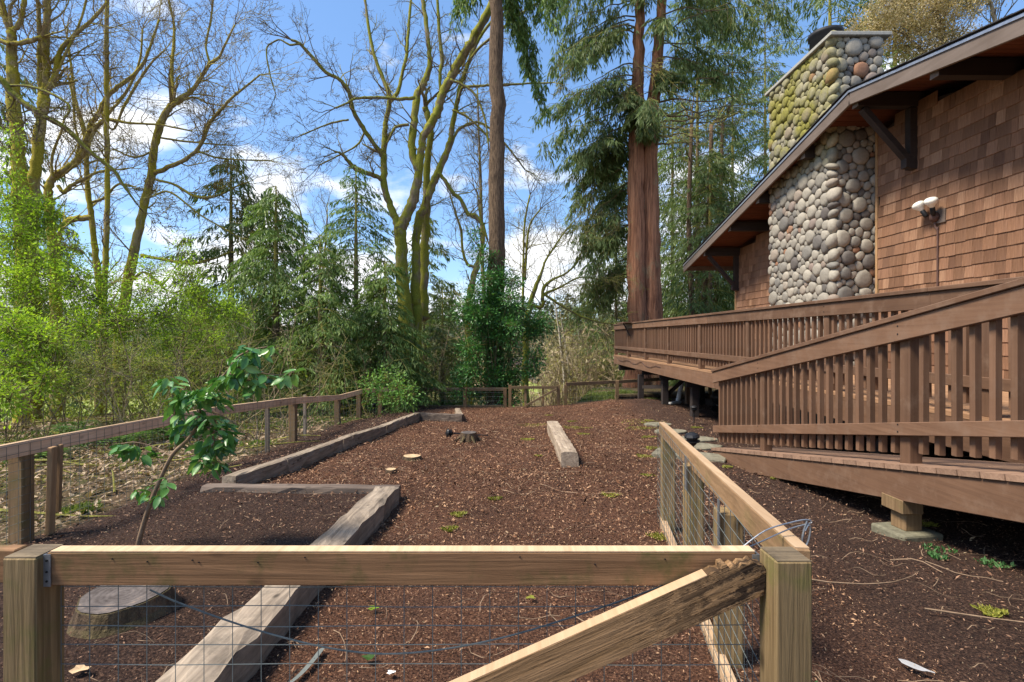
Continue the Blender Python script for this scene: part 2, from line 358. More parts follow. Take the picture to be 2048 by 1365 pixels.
lt = ((sstep(xT1(Y_) , xT1(Y_) + .1, X)) * sstep(4.2, 4.6, Y_) + sstep(-.95, -.85, X) * sstep(4.7, 4.2, Y_)).clip(0, 1).ravel()
lt = lt * sstep(1.6, .6, X.ravel() - .15 * Y_.ravel())
ca = me.color_attributes.new('zone', 'FLOAT_COLOR', 'POINT'); ca.data.foreach_set('color', np.stack([mul, lt, lawn, np.ones_like(mul)], 1).ravel().astype(np.float32))
m = Mat('ground_soil'); at = m.n('ShaderNodeVertexColor'); at.layer_name = 'zone'; sp = m.n('ShaderNodeSeparateColor'); m.l(at.outputs[0], sp.inputs[0])
co = m.coord(); f1 = m.noise(95, 6, .75, co); f2 = m.noise(3, 5, .6, co); f3 = m.noise(22, 6, .7, co)
dk = m.ramp(f1, [(.36, (.008, .004, .003)), (.5, (.062, .031, .02)), (.68, (.24, .14, .09))])
rd = m.ramp(f1, [(.36, (.022, .009, .005)), (.5, (.14, .06, .031)), (.66, (.36, .19, .11))])
mc = m.mix(m.math('MULTIPLY', sp.outputs[1], m.ramp(f2, [(.3, .45), (.6, 1)])), dk, rd)
fl = m.ramp(f3, [(.3, (.05, .032, .018)), (.5, (.13, .085, .045)), (.72, (.24, .165, .09))]); fl = m.mix(m.ramp(f2, [(.42, 0), (.6, .7)]), fl, (.09, .10, .025))
big_ = m.noise(.9, 4, .6, co); mc = m.mix(m.ramp(big_, [(.40, 0), (.62, .5)]), mc, m.mix(1, mc, (.55, .52, .5), 'MULTIPLY')); c = m.mix(sp.outputs[0], fl, mc)
farm = m.noise(.3, 5, .6, co); c = m.mix(sp.outputs[2], c, m.ramp(farm, [(.35, (.20, .26, .05)), (.6, (.30, .33, .09))]))
m.col(c).rough(.98); m.bump(m.math('ADD', f1, f3), 1.0, .03); me.materials.append(m.m)
ground = bpy.data.objects.new('ground', me); COL.objects.link(ground); tag(ground, 'brown mulch yard running on into forest floor and valley', None, None, 'structure')

# ------------------------------------------------------------------ wooden fences with wire
def wire_panel(parent, a, b, z0a, z1a, z0b, z1b, dx=.076, dz=.053, r=.0011, off=(0, 0, 0)):
    """welded wire between ground points a and b"""
    mb = MB(); a = np.array(a, float); b = np.array(b, float); L = np.linalg.norm(b - a); n = max(2, int(L / dx)); off = np.array(off)
    for k in range(n + 1):
        t = k / n; p = a * (1 - t) + b * t; zb = z0a * (1 - t) + z0b * t; zt = z1a * (1 - t) + z1b * t
        w = [p[0] + random.gauss(0, .002), p[1] + random.gauss(0, .002)]
        mb.tube(np.array([[w[0], w[1], zb], [p[0], p[1], (zb + zt) / 2], [p[0], p[1], zt]]) + off, r, 3, cap=False)
    h = z1a - z0a; k = int(h / dz)
    for j in range(k + 1):
        ts = np.linspace(0, 1, max(2, int(L / .25)))
        pts = [[*(a * (1 - t) + b * t), (z1a * (1 - t) + z1b * t) - j * dz + random.gauss(0, .0015)] for t in ts]
        mb.tube(np.array(pts) + off, r, 3, cap=False)
    o = mb.build('wire_mesh', M['wire'], parent); return o
def fence_post(parent, x, y, ztop, mat, s=.089, rot=0, zb=None):
    zb = Gz(x, y) - .08 if zb is None else zb; mb = MB(); mb.box((x, y, (zb + ztop) / 2), (s, s, ztop - zb), (0, 0, rot)); return bevel(mb.build('post', mat, parent), .004)
def fence_rail(parent, a, b, mat, w=.038, h=.089, name='rail'):
    mb = MB(); mb.beam(a, b, w, h); return bevel(mb.build(name, mat, parent), .003)

# near front fence
ZT = R(-.575)
ff = empty('front_fence', (-.3, 1.36, Gz(-.3, 1.36)), 'low near fence of one thick rail and two posts across the bottom of the photo', 'fence')
fence_post(ff, -1.278, 1.365, R(-.58), M['post']); fence_post(ff, .7115, 1.295, R(-.558), M['post'])
m_fr = wood('front_rail_wood', (.30, .165, .08), (.15, .078, .035), 'x', 45, stain=(.06, .065, .016), stain_amt=.85, bump=.5, vary=.05); M['frontrail'] = m_fr
fence_rail(ff, (-1.228, 1.365, ZT - .0445), (.662, 1.365, ZT - .0445), m_fr)
fence_rail(ff, (-2.9, 1.40, ZT - .0445), (-1.328, 1.38, ZT - .0445), m_fr)
M['endgrain'] = wood('end_grain', (.20, .15, .09), (.06, .045, .03), 'x', 60, stain=(.03, .025, .015), stain_amt=.8, bump=.8)
for (x, y, z) in ((-1.278, 1.365, R(-.58)), (.7115, 1.295, R(-.558))):
    mb = MB(); mb.box((x, y, z + .001), (.083, .083, .003)); mb.build('end_grain', M['endgrain'], ff)
mb = MB(); rk = random.Random(3)
for px in (225, 295, 385, 398, 516, 610, 1040, 1190, 1330): 
    p = P(px, 1118 + rk.uniform(-4, 14), 1.3455); mb.lathe(p, [(.0022, 0), (.0022, .0015)], 7, axis=(0, -1, 0))
for bx_ in (-1.224, .660):
    for dz in (-.02, -.05, -.075): mb.lathe((bx_, 1.342, ZT + dz), [(.003, 0), (.003, .002)], 7, axis=(0, -1, 0))
tag(mb.build('nails', M['black'], ff), kind='stuff')
mt = MB(); mt.box((-.28, 1.365, ZT + .0018), (1.88, .036, .003)); mt.build('lit_top_edge', M['pale'], ff)  # thin pale strip: skylight on the rail's top painted as colour
for (x, s) in ((-1.224, 1), (.660, -1)):
    mb = MB(); mb.box((x - s * .0, 1.3435, ZT - .047), (.018, .0025, .085)); mb.box((x - s * .0095, 1.36, ZT - .047), (.0025, .036, .085)); b_ = mb.build('rail_bracket', M['zinc'], ff)
wire_panel(ff, (-1.23, 1.392), (.66, 1.392), Gz(0, 1.39) + .0, ZT - .06, Gz(0, 1.39), ZT - .06, .0762, .0535, .0013)
# broken diagonal brace
mb = MB(); p0 = P(870, 1440, 1.30); p1 = P(1478, 1168, 1.30); d = (p1 - p0) / np.linalg.norm(p1 - p0); up = np.cross((0, 1, 0), d) * -1
n_ = 26; prof = []
wd = .052
pts = []
for k in range(n_ + 1):
    t = k / n_; pts.append(p0 + (p1 - p0) * t + up * wd * (1 + .02 * math.sin(k)))
end = [(-.045, .054), (-.03, .047), (-.022, .060), (-.010, .058), (-.004, .044), (.008, .047), (.016, .036), (.028, .042), (.044, .034), (.056, .037), (.066, .022), (.078, .016), (.078, .000), (.068, -.014), (.060, -.03), (.046, -.052)]
# ragged end, measured along the board and across it
top = pts[:-2] + [p1 + d * (a + .0) + up * b for a, b in end]
bot = [p0 + (p1 - p0) * t - up * wd for t in np.linspace(1, 0, 5)]
poly = top + bot; nn = len(poly); A = np.array(poly); B = A + np.array([0, .038, 0])
fcs = [tuple(range(nn))[::-1], tuple(range(nn, 2 * nn))] + [(k, (k + 1) % nn, nn + (k + 1) % nn, nn + k) for k in range(nn)]
mb.add(np.vstack([A, B]), fcs)
m = Mat('brace_wood'); ang = math.atan2(d[2], d[0]); tcn = m.n('ShaderNodeTexCoord'); mp1 = m.n('ShaderNodeMapping'); mp1.inputs['Rotation'].default_value = (0, ang, 0); m.l(tcn.outputs['Object'], mp1.inputs[0])
mp2 = m.n('ShaderNodeMapping'); mp2.inputs['Scale'].default_value = (2.2, 50, 50); m.l(mp1.outputs[0], mp2.inputs[0]); g = m.noise(1, 6, .65, mp2.outputs[0], .7)
c = m.ramp(g, [(.3, (.15, .085, .035)), (.7, (.33, .2, .10))]); spx = m.n('ShaderNodeSeparateXYZ'); m.l(tcn.outputs['Object'], spx.inputs[0])
mrr = m.n('ShaderNodeMapRange'); mrr.inputs['From Min'].default_value = .55; mrr.inputs['From Max'].default_value = .9; m.l(spx.outputs[0], mrr.inputs[0])
rn = m.noise(1, 5, .7, (lambda: (mp2.outputs[0]))()); rn2 = m.noise(14, 5, .7, mp1.outputs[0])
rotf = m.math('MULTIPLY', mrr.outputs[0], m.ramp(m.math('ADD', m.math('MULTIPLY', rn, .5), m.math('MULTIPLY', rn2, .5)), [(.46, 0), (.53, 1)])); c = m.mix(rotf, c, (.022, .012, .006)); m.col(c); m.bump(m.math('SUBTRACT', g, m.math('MULTIPLY', rotf, 1.2)), .7, .012); M['brace'] = m.m
br = mb.build('broken_brace', M['brace'], ff)
mt = MB()   # light on the brace's upper edge, painted as a pale strip
mt.beam(pts[0] + up * .001 + np.array([0, .019, 0]), pts[-3] + up * .001 + np.array([0, .019, 0]), .035, .002, up=up); mt.build('brace_top_edge', M['pale'], ff)
# sagging cable on the wire
cb = [P(*p) for p in ((300, 1180, 1.40), (360, 1207, 1.40), (480, 1250, 1.40), (600, 1284, 1.40), (700, 1303, 1.40), (790, 1308, 1.40), (900, 1297, 1.40), (1020, 1272, 1.40), (1140, 1236, 1.40), (1260, 1196, 1.40), (1330, 1170, 1.40))]
mb = MB(); mb.tube(smooth_path(np.array(cb), 4), .0026, 6); tag(mb.build('sagging_cable', M['wire'], None), 'thin grey cable sagging along the wire of the near fence', 'cable')

# right side fence
RF = lambda y: .70 + .174 * (y - 1.3)
rf = empty('side_fence', (RF(2.4), 2.4, Gz(RF(2.4), 2.4)), 'pale topped wire fence running away from the near right corner post', 'fence')
ra = math.atan(.174)
for y in (1.92, 2.6, 3.5): fence_post(rf, RF(y) + .03, y, R(-.66), M['post'], rot=-ra)
fence_rail(rf, (RF(1.33) + .075, 1.33, R(-.562) - .0445), (RF(3.6), 3.6, R(-.610) - .0445), M['fence_y'])
mt = MB(); mt.beam((RF(1.34) + .075, 1.34, R(-.562) + .0016), (RF(3.6), 3.6, R(-.610) + .0016), .036, .003); mt.build('lit_top_edge', M['pale'], rf)  # brightness of the lit rail top painted in with a pale strip
fence_rail(rf, (RF(1.33) - .01, 1.33, R(-1.20)), (RF(3.55), 3.55, R(-1.31)), M['pale'], name='bottom_rail')
wire_panel(rf, (RF(1.35) - .03, 1.35), (RF(3.6) - .03, 3.6), R(-1.24), R(-.565), R(-1.33), R(-.613), .0762, .0535, .0013)
for y in (1.92, 2.6): 
    mb = MB(); mb.box((RF(y) - .022, y - .04, R(-.69)), (.003, .018, .17)); mb.build('strap_bracket', M['zinc'], rf)
mb = MB(); mb.tube(smooth_path(np.array([P(1478, 1100, 1.38), P(1530, 1062, 1.4), P(1580, 1046, 1.42), P(1612, 1040, 1.42), P(1622, 1046, 1.42), P(1580, 1058, 1.42), P(1520, 1085, 1.4), P(1490, 1098, 1.38)]), 4), .0022, 6)
mb.tube(smooth_path(np.array([P(1614, 1042, 1.42), P(1608, 1060, 1.42), P(1604, 1084, 1.42), P(1611, 1091, 1.42), P(1617, 1080, 1.42), P(1621, 1058, 1.42), P(1617, 1050, 1.42), P(1610, 1062, 1.42)]), 4), .0026, 6)
tag(mb.build('latch_wire', M['zinc'], None), 'bent grey wire latch looped over the top of the near corner post', 'latch')

# left fence
lf = empty('left_fence', (-3.05, 6, Gz(-3.05, 6)), 'long reddish wooden rail fence with wire on the left side of the bed', 'fence')
LP = [(-3.08, 3.2, -.66), (-3.15, 5.35, -.75), (-2.93, 6.9, -.83), (-3.03, 9.0, -1.04), (-3.0, 10.2, -1.07), (-2.9, 11.5, -1.16), (-2.5, 13.3, -1.33)]
for (x, y, z) in LP: fence_post(lf, x, y, R(z) - .01, M['oldpost'])
LR = [(-3.05, .6, -.6)] + LP
for k in range(len(LR) - 1):
    a, b = LR[k], LR[k + 1]; fence_rail(lf, (a[0] + .03, a[1], R(a[2]) - .0445), (b[0] + .03, b[1], R(b[2]) - .0445), M['leftrail'])
    mt = MB(); mt.beam((a[0] + .03, a[1], R(a[2]) + .0016), (b[0] + .03, b[1], R(b[2]) + .0016), .036, .003); mt.build('lit_top_edge', M['pale'], lf)  # pale strip above puts the light on each rail top into colour
    wire_panel(lf, (a[0] + .056, a[1]), (b[0] + .056, b[1]), R(a[2]) - .68, R(a[2]) - .01, R(b[2]) - .62, R(b[2]) - .01, .0762 if k < 4 else .15, .0535 if k < 4 else .11, .0013)
mb = MB(); mb.box((-3.055, 3.18, R(-.705)), (.004, .03, .085)); mb.build('strap_bracket', M['zinc'], lf)
for (dy, dx, w, h) in ((.115, .035, .05, .58), (.19, .02, .025, .46)):
    mb = MB(); mb.box((-3.03 + dx, 3.2 + dy, R(-.72) - h / 2), (.03, w, h), (.03, .05, .1)); bevel(mb.build('split_board', M['fence_z'], lf))
mb = MB(); mb.box((-3.03, 7.55, R(-1.2)), (.04, .04, .66)); mb.build('stake', M['grey_z'], lf)
mb = MB(); mb.box((-3.02, 6.35, R(-1.17)), (.045, .04, .66)); mb.build('stake', M['grey_z'], lf)

# back fence, gate, right back fence
bf = empty('back_fence', (-1.2, 13.35, Gz(-1.2, 13.35)), 'low weathered back fence from the left corner to the big fir', 'fence')
for px in (930, 1010): fence_post(bf, P(px, 0, 13.35)[0], 13.35, R(-1.35), M['oldpost'])
fence_rail(bf, (-2.45, 13.35, R(-1.385)), (P(1010, 0, 13.35)[0], 13.35, R(-1.385)), M['oldrail'])
fence_rail(bf, (-2.45, 13.35, R(-1.86)), (P(1010, 0, 13.35)[0], 13.35, R(-1.86)), M['oldrail'], name='bottom_rail')
wire_panel(bf, (-2.45, 13.32), (P(1010, 0, 13.3)[0], 13.32), R(-1.9), R(-1.36), R(-1.9), R(-1.36), .15, .11, .002)
gt = empty('wooden_gate', (P(1083, 0, 13.3)[0], 13.3, Gz(.9, 13.3)), 'small open framed wooden gate with a diagonal brace at the back of the yard', 'gate')
gx = [P(p, 0, 13.3)[0] for p in (1020, 1051, 1086, 1117, 1131)]
for x in gx: 
    mb = MB(); mb.box((x, 13.3, R(-1.6)), (.08 if x in (gx[0], gx[3], gx[4]) else .055, .06, .66)); bevel(mb.build('gate_post', M['oldpost'], gt))
fence_rail(gt, (gx[0] + .04, 13.26, R(-1.33)), (gx[3] - .04, 13.26, R(-1.33)), M['oldrail'], .04, .07)
fence_rail(gt, (gx[0] + .04, 13.26, R(-1.85)), (gx[3] - .04, 13.26, R(-1.85)), M['oldrail'], .04, .06, name='bottom_rail')
fence_rail(gt, (gx[2] - .45, 13.22, R(-1.8)), (gx[3] - .05, 13.22, R(-1.36)), M['oldrail'], .03, .05, name='brace')
brf = empty('right_back_fence', (3, 13.6, Gz(3, 13.6)), 'low weathered back fence from the gate to the cedar behind the deck', 'fence')
for px, yy in ((1234, 13.9), (1330, 14.6), (1420, 15.2)): fence_post(brf, P(px, 0, yy)[0], yy, R(-1.2), M['oldpost'])
pr = [(gx[4], 13.3, -1.25), (P(1234, 0, 13.9)[0], 13.9, -1.24), (P(1330, 0, 14.6)[0], 14.6, -1.22), (P(1420, 0, 15.2)[0], 15.2, -1.2), (7.6, 16, -1.2)]
for a, b in zip(pr[:-1], pr[1:]):
    fence_rail(brf, (a[0], a[1], R(a[2])), (b[0], b[1], R(b[2])), M['oldrail'])
    wire_panel(brf, a[:2], b[:2], R(-1.85), R(a[2]) - .04, R(-1.8), R(b[2]) - .04, .15, .11, .002)
mb = MB()
for k in range(5):
    a = (3.0 + k * .75, 14.0 + k * .31, Gz(3.1 + k * .75, 13.9) + .08); mb.tube(np.array([a, (a[0] + .78, a[1] + .32, Gz(a[0] + .8, a[1] + .3) + .08)]), .07, 8, .1)
tag(mb.build('edging_log', M['stump'], None, loc=(4.5, 14, Gz(4.5, 14))), 'dark log edging along the foot of the fence beside the deck', 'log')

# ------------------------------------------------------------------ landscape timbers
def timber(name, a, b, w, h, label, mat='grey_y', lump=.006, joints=0, group=None):
    """a, b: centre of the top face at each end"""
    a = np.array(a, float); b = np.array(b, float); d = b - a; L = np.linalg.norm(d); d /= L; sd = np.cross(d, (0, 0, 1)); sd /= np.linalg.norm(sd); up = np.cross(sd, d)
    mb = MB(); n = max(3, int(L / .12)); ring = [(-1, 0), (-.93, 1 - .0), (-.6, 1.0), (0, 1.0), (.6, 1.0), (.93, 1.0), (1, .8), (1, .4), (1, 0), (-1, 0)][:9]
    Vv = []
    for k in range(n + 1):
        p = a + d * L * k / n
        for (u, v) in ring:
            j = lump * random.uniform(-1, 1); Vv.append(p + sd * (u * w / 2 + j) + up * ((v - 1) * h + j + (-.006 if abs(u) > .9 and v > .9 else 0)))
    k9 = len(ring); fc = []
    for k in range(n):
        for j in range(k9): fc.append((k * k9 + j, k * k9 + (j + 1) % k9, (k + 1) * k9 + (j + 1) % k9, (k + 1) * k9 + j))
    fc.append(tuple(range(k9))[::-1]); fc.append(tuple(n * k9 + j for j in range(k9))); mb.add(Vv, [f[::-1] for f in fc])
    o = mb.build(name, M[mat], None, False, loc=tuple((a + b) / 2 - up * h)); tag(o, label, 'timber', group); return o
M['tie'] = wood('tie_wood', (.44, .355, .26), (.15, .11, .078), 'y', 26, stain=(.10, .10, .04), stain_amt=.2, bump=.9)
M['tiebig'] = wood('big_tie_wood', (.36, .29, .215), (.10, .078, .058), 'y', 22, stain=(.05, .045, .035), stain_amt=.5, bump=1.0)
M['tiedark'] = wood('dark_tie_wood', (.23, .18, .14), (.07, .05, .04), 'x', 26, bump=.8)
gl = 'weathered timbers edging the beds'
T1 = [(4.45, 5.3), (5.315, 6.65), (6.67, 6.95), (6.97, 8.3), (8.32, 9.3), (9.32, 10.3)]
tl = ['nearest long pale timber edging the left bed, next to the flat corner timber', 'second pale timber edging the left bed beyond the first joint', 'short block of timber between two long ones of the left edging', 'pale timber edging in the middle of the left bed beyond the short block', 'fifth timber of the left edging, near the leafy bright shrub', 'farthest timber of the left edging, reaching the small back planter']
for (ya, yb), t in zip(T1, tl):
    timber('landscape_timber', (xT1(ya), ya, Gz(xT1(ya) + .3, ya) + .15), (xT1(yb), yb, Gz(xT1(yb) + .3, yb) + .15), .13, .3, t, 'tie', group=gl)
zc = Gz(-.8, 4.3)
timber('landscape_timber', (-2.58, 4.30, zc + .13), (-.92, 4.30, zc + .12), .12, .25, 'dark flat timber lying crosswise behind the near left bed', 'tiedark', group=gl)
timber('railroad_tie', (-1.0, 4.22, zc + .14), (-1.06, 1.05, Gz(-.8, 1.1) + .13), .20, .26, 'big grey split timber running from the corner toward the near fence', 'tiebig', .009, group=gl)
timber('landscape_timber', (P(831, 0, 10.3)[0], 10.35, Gz(-1.5, 10) + .14), (P(926, 0, 10.0)[0], 10.0, Gz(-1, 10) + .15), .12, .25, 'dark timber across the front of the small back planter', 'tiedark', group=gl)
timber('landscape_timber', (P(920, 0, 10.1)[0], 10.07, Gz(-1, 10) + .15), (P(915, 0, 11.3)[0], 11.3, Gz(-1, 11) + .15), .12, .25, 'short timber closing the right end of the small back planter', 'tie', group=gl)
timber('landscape_timber', (.69, 5.6, Gz(.69, 5.6) + .165), (.765, 8.6, Gz(.76, 8.6) + .16), .19, .3, 'lone square grey timber lying in the middle of the mulch', 'tie', group=None)

# ------------------------------------------------------------------ deck
BJ = random.Random(8)
def copybox(cache, name, dims, mat, parent, loc, rot=None, bev=.003):
    key = (tuple(round(d, 4) for d in dims), mat.name)
    if key not in cache:
        mb = MB(); mb.box((0, 0, 0), dims); me = np_mesh(name, np.concatenate(mb.V), mb.L, mb.Z); me.materials.append(mat); cache[key] = me
    o = link(name, cache[key], parent, loc)
    if rot: o.rotation_euler = rot
    elif name == 'baluster': o.rotation_euler = (BJ.gauss(0, .004), BJ.gauss(0, .002), BJ.gauss(0, .03))
    return o
CB = {}
XD, ZD = 3.53, R(-.593)
dk = empty('raised_deck', (4.9, 9, Gz(4.9, 9)), 'long brown raised deck with slatted railing along the shingled house', 'deck')
Y0, Y1 = .5, 16.7
posts = [1.9, 3.75, 5.6, 7.45, 9.3, 11.15, 13.0, 14.85, 16.62]
for y in posts: bevel(copybox(CB, 'post', (.089, .089, .95), M['deck_z'], dk, (XD + .045, y, ZD + .475)))
y = 1.0; k = 0
while y < 16.5:
    if min(abs(y - p) for p in posts) > .06: copybox(CB, 'baluster', (.038, .038, .84), M['deck_z'], dk, (XD + .04, y, ZD + .50))
    y += .122
seg = [Y0, 4.2, 8.9, 13.0, Y1]
for a, b in zip(seg[:-1], seg[1:]):
    for nm, c, d in (('cap_rail', (XD + .03, (a + b) / 2, ZD + .985), (.14, b - a - .003, .036)), ('fascia_rail', (XD, (a + b) / 2, ZD + .895), (.036, b - a - .003, .14)), ('mid_rail', (XD + .001, (a + b) / 2, ZD + .25), (.036, b - a - .003, .089))):
        mb = MB(); mb.box(c, d); bevel(mb.build(nm, M['deck_y'], dk))
for c, d, nm in (((XD + 2.6, Y1, ZD + .985), (5.2, .14, .036), 'cap_rail'), ((XD + 2.62, Y1, ZD + .895), (5.1, .036, .14), 'fascia_rail'), ((XD + 2.62, Y1, ZD + .25), (5.1, .036, .089), 'mid_rail')):
    mb = MB(); mb.box(c, d); bevel(mb.build(nm, M['deck_x'], dk))
for k in range(40): copybox(CB, 'baluster', (.038, .038, .84), M['deck_z'], dk, (XD + .2 + k * .122, Y1 - .035, ZD + .50))
# floor boards run along the deck
x = XD + .012 - .03; k = 0
while x < 6.42 :
    w = .135; mb = MB(); yb = [Y0, 5.1 + (k % 3) * 1.2, 10.3 + (k % 2) * 1.5, Y1 + .02]
    for a, b in zip(yb[:-1], yb[1:]): copybox(CB, 'floor_board', (w, round(b - a - .004, 3), .036), M['floor'], dk, (x + w / 2, (a + b) / 2, ZD - .018))
    x += w + .006; k += 1
for k in range(12): copybox(CB, 'floor_board', (.135, 2.3, .036), M['floor'], dk, (6.55 + k * .141, 15.55, ZD - .018))
for (a, b) in ((Y0, 8.6), (8.603, Y1)):
    mb = MB(); mb.box((XD + .005, (a + b) / 2, ZD - .038 - .125), (.04, b - a, .25)); bevel(mb.build('rim_joist', M['deck_y'], dk))
mb = MB(); mb.box((XD + 2.6, Y1 - .02, ZD - .163), (5.1, .04, .25)); mb.build('rim_joist', M['deck_x'], dk)
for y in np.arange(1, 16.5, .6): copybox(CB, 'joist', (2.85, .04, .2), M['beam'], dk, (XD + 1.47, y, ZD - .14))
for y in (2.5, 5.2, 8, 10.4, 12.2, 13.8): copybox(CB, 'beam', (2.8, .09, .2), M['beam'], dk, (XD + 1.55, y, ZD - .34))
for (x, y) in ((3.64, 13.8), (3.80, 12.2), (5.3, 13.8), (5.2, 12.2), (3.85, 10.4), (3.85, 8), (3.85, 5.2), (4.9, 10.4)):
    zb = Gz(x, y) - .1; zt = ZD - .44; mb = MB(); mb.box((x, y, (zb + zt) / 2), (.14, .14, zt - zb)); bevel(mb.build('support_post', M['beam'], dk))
zb = Gz(4.4, 12.9) - .1; mb = MB(); mb.box((4.62, 12.9, (zb + ZD - .25) / 2), (.14, .14, ZD - .25 - zb)); bevel(mb.build('support_post', M['deck_z'], dk))
mb = MB(); mb.beam((3.67, 13.7, Gz(3.7, 13.8) + .35), (3.80, 12.25, ZD - .62), .04, .09); mb.build('brace', M['beam'], dk)
mb = MB(); mb.beam((3.79, 12.3, ZD - .9), (4.3, 12.3, ZD - .45), .04, .09); mb.build('brace', M['beam'], dk)
mb = MB(); mb.box((XD + .25, 16.0, ZD - .37), (.5, .09, .18)); mb.box((XD + .7, 15.2, ZD - .37), (.09, 1.8, .18)); mb.build('beam', M['beam'], dk)
mb = MB(); cpts = [(XD - .03, 16.2 - k * .42, ZD - .06 - .10 * abs(math.sin(k * .9))) for k in range(12)]; mb.tube(smooth_path(np.array(cpts), 4), .006, 5); tag(mb.build('string_cord', M['rust'], None), 'brown cord drooping along the far edge of the deck floor', 'cord')
bt = empty('rail_shelf', (XD - .12, 14.6, ZD + 1.0), 'small wooden shelf bracketed to the far end of the deck rail', 'shelf')
mb = MB(); mb.box((XD - .12, 14.6, ZD + 1.0), (.3, .8, .03)); mb.build('shelf_board', M['deck_x'], bt)
mb = MB(); mb.beam((XD - .02, 14.5, ZD + .62), (XD - .2, 14.5, ZD + .98), .03, .05, up=(0, 1, 0)); mb.build('bracket', M['beam'], bt)

# ------------------------------------------------------------------ ramp
def zr(y): return R(-.867 - .183 * (y - 3.46)) if y > 1.97 else R(-.593)
rp = empty('access_ramp', (3.0, 4.5, Gz(3, 4.5)), 'brown painted ramp with sloping slatted handrail in front of the deck', 'ramp')
rang = -math.atan(.183); XE = 2.60
y = 6.42
while y > 2.0:
    w = .135; copybox(CB, 'floor_board', (.92, w, .034), M['floorx'], rp, (XE + .45, y - w / 2, zr(y - w / 2) - .017), (rang, 0, 0)); y -= w + .0055
for k in range(12): copybox(CB, 'floor_board', (.92, .135, .034), M['floorx'], rp, (XE + .45, 1.89 - k * .141, R(-.593) - .017))
for xx in (XE + .025, XE + .87):
    a = (xx, 6.40, zr(6.40) - .14); b = (xx, 2.02, zr(2.02) - .14); mb = MB(); mb.beam(a, b, .04, .2); bevel(mb.build('stringer', M['deck_y'], rp))
    mb = MB(); mb.box((xx, 1.1, R(-.593) - .137), (.04, 1.84, .2)); mb.build('stringer', M['deck_y'], rp)
XR = XE + .10
for y in (5.4, 3.46, 1.5): bevel(copybox(CB, 'post', (.089, .089, .96), M['deck_z'], rp, (XR + .065, y, zr(y) + .47)))
y = 6.5
while y > .8:
    if min(abs(y - p) for p in (5.4, 3.46, 1.5)) > .06: copybox(CB, 'baluster', (.038, .038, .86), M['deck_z'], rp, (XR + .045, y, zr(y) + .50))
    y -= .122
for nm, dx, dz, w, h in (('cap_rail', .03, 1.0, .13, .036), ('fascia_rail', 0, .91, .038, .14), ('mid_rail', .001, .235, .038, .089)):
    ytop = 6.62 if nm != 'mid_rail' else 6.6
    mb = MB(); mb.beam((XR + dx, ytop, zr(ytop) + dz), (XR + dx, 2.0, zr(2.0) + dz), w, h); bevel(mb.build(nm, M['deck_y'], rp))
    mb = MB(); mb.box((XR + dx, 1.2, R(-.593) + dz + (0)), (w, 1.58, h)); bevel(mb.build(nm, M['deck_y'], rp))
scr = MB()
for y in (5.4, 3.46, 1.5):
    for dz in (.94, .885, .265, .215): scr.lathe((XR - .019, y + .01, zr(y) + dz), [(.0055, 0), (.0055, .0025)], 8, axis=(-1, 0, 0))
tag(scr.build('screws', M['black'], rp), kind='stuff'); scr = MB()
for y in posts:
    for dz in (.93, .87, .275, .225): scr.lathe((XD - .018, y + .01, ZD + dz), [(.006, 0), (.006, .0025)], 8, axis=(-1, 0, 0))
tag(scr.build('screws', M['black'], dk), kind='stuff')
# pier under the ramp
pr_ = empty('ramp_pier', (XE + .15, 3.4, Gz(2.7, 3.4)), 'wooden block pier on a concrete pad under the ramp', 'pier')
zs = zr(3.4) - .24; gz = Gz(2.75, 3.4)
mb = MB(); mb.box((XE + .07, 3.42, zs - .03), (.14, .19, .09)); bevel(mb.build('top_block', M['oldpost'], pr_))
mb = MB(); mb.box((XE + .10, 3.42, (zs - .075 + gz + .05) / 2), (.12, .12, zs - .075 - gz - .05), (0, 0, .1)); bevel(mb.build('short_post', M['oldpost'], pr_))
mb = MB(); mb.box((XE + .10, 3.42, gz + .0), (.30, .26, .1), (0, 0, .15)); bevel(mb.build('concrete_pad', M['concrete'], pr_), .015, 2)

# ------------------------------------------------------------------ house
hs = empty('house', (7, 9, Gz(5, 9)), 'house with cedar shingle walls, river stone chimney and low gable roof', 'house')
XW, XR_, YP = 6.45, 5.45, 8.03
ZPk = R(3.94)
def roofz(y): return ZPk - (.225 * (y - YP) if y > YP else .188 * (YP - y))
YE = 15.6; YN = -1.5
# wall core
ZWt = lambda y: roofz(y) - .26
def prism(mb, poly, x0, x1):
    n = len(poly); V = [(x0, a, b) for a, b in poly] + [(x1, a, b) for a, b in poly]
    mb.add(V, [tuple(range(n)), tuple(range(n, 2 * n))[::-1]] + [(i, n + i, n + (i + 1) % n, (i + 1) % n) for i in range(n)])
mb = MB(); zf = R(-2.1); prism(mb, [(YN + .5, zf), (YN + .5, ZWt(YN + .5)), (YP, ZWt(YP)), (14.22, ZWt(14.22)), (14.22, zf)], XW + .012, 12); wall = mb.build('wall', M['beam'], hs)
mb = MB(); mb.box((XW - .012, 14.235, R(.9)), (.05, .04, 4.2)); mb.box((XW - .012, 8.80, R(1.5)), (.03, .05, 4.2)); mb.build('corner_trim', M['fence_z'], hs)
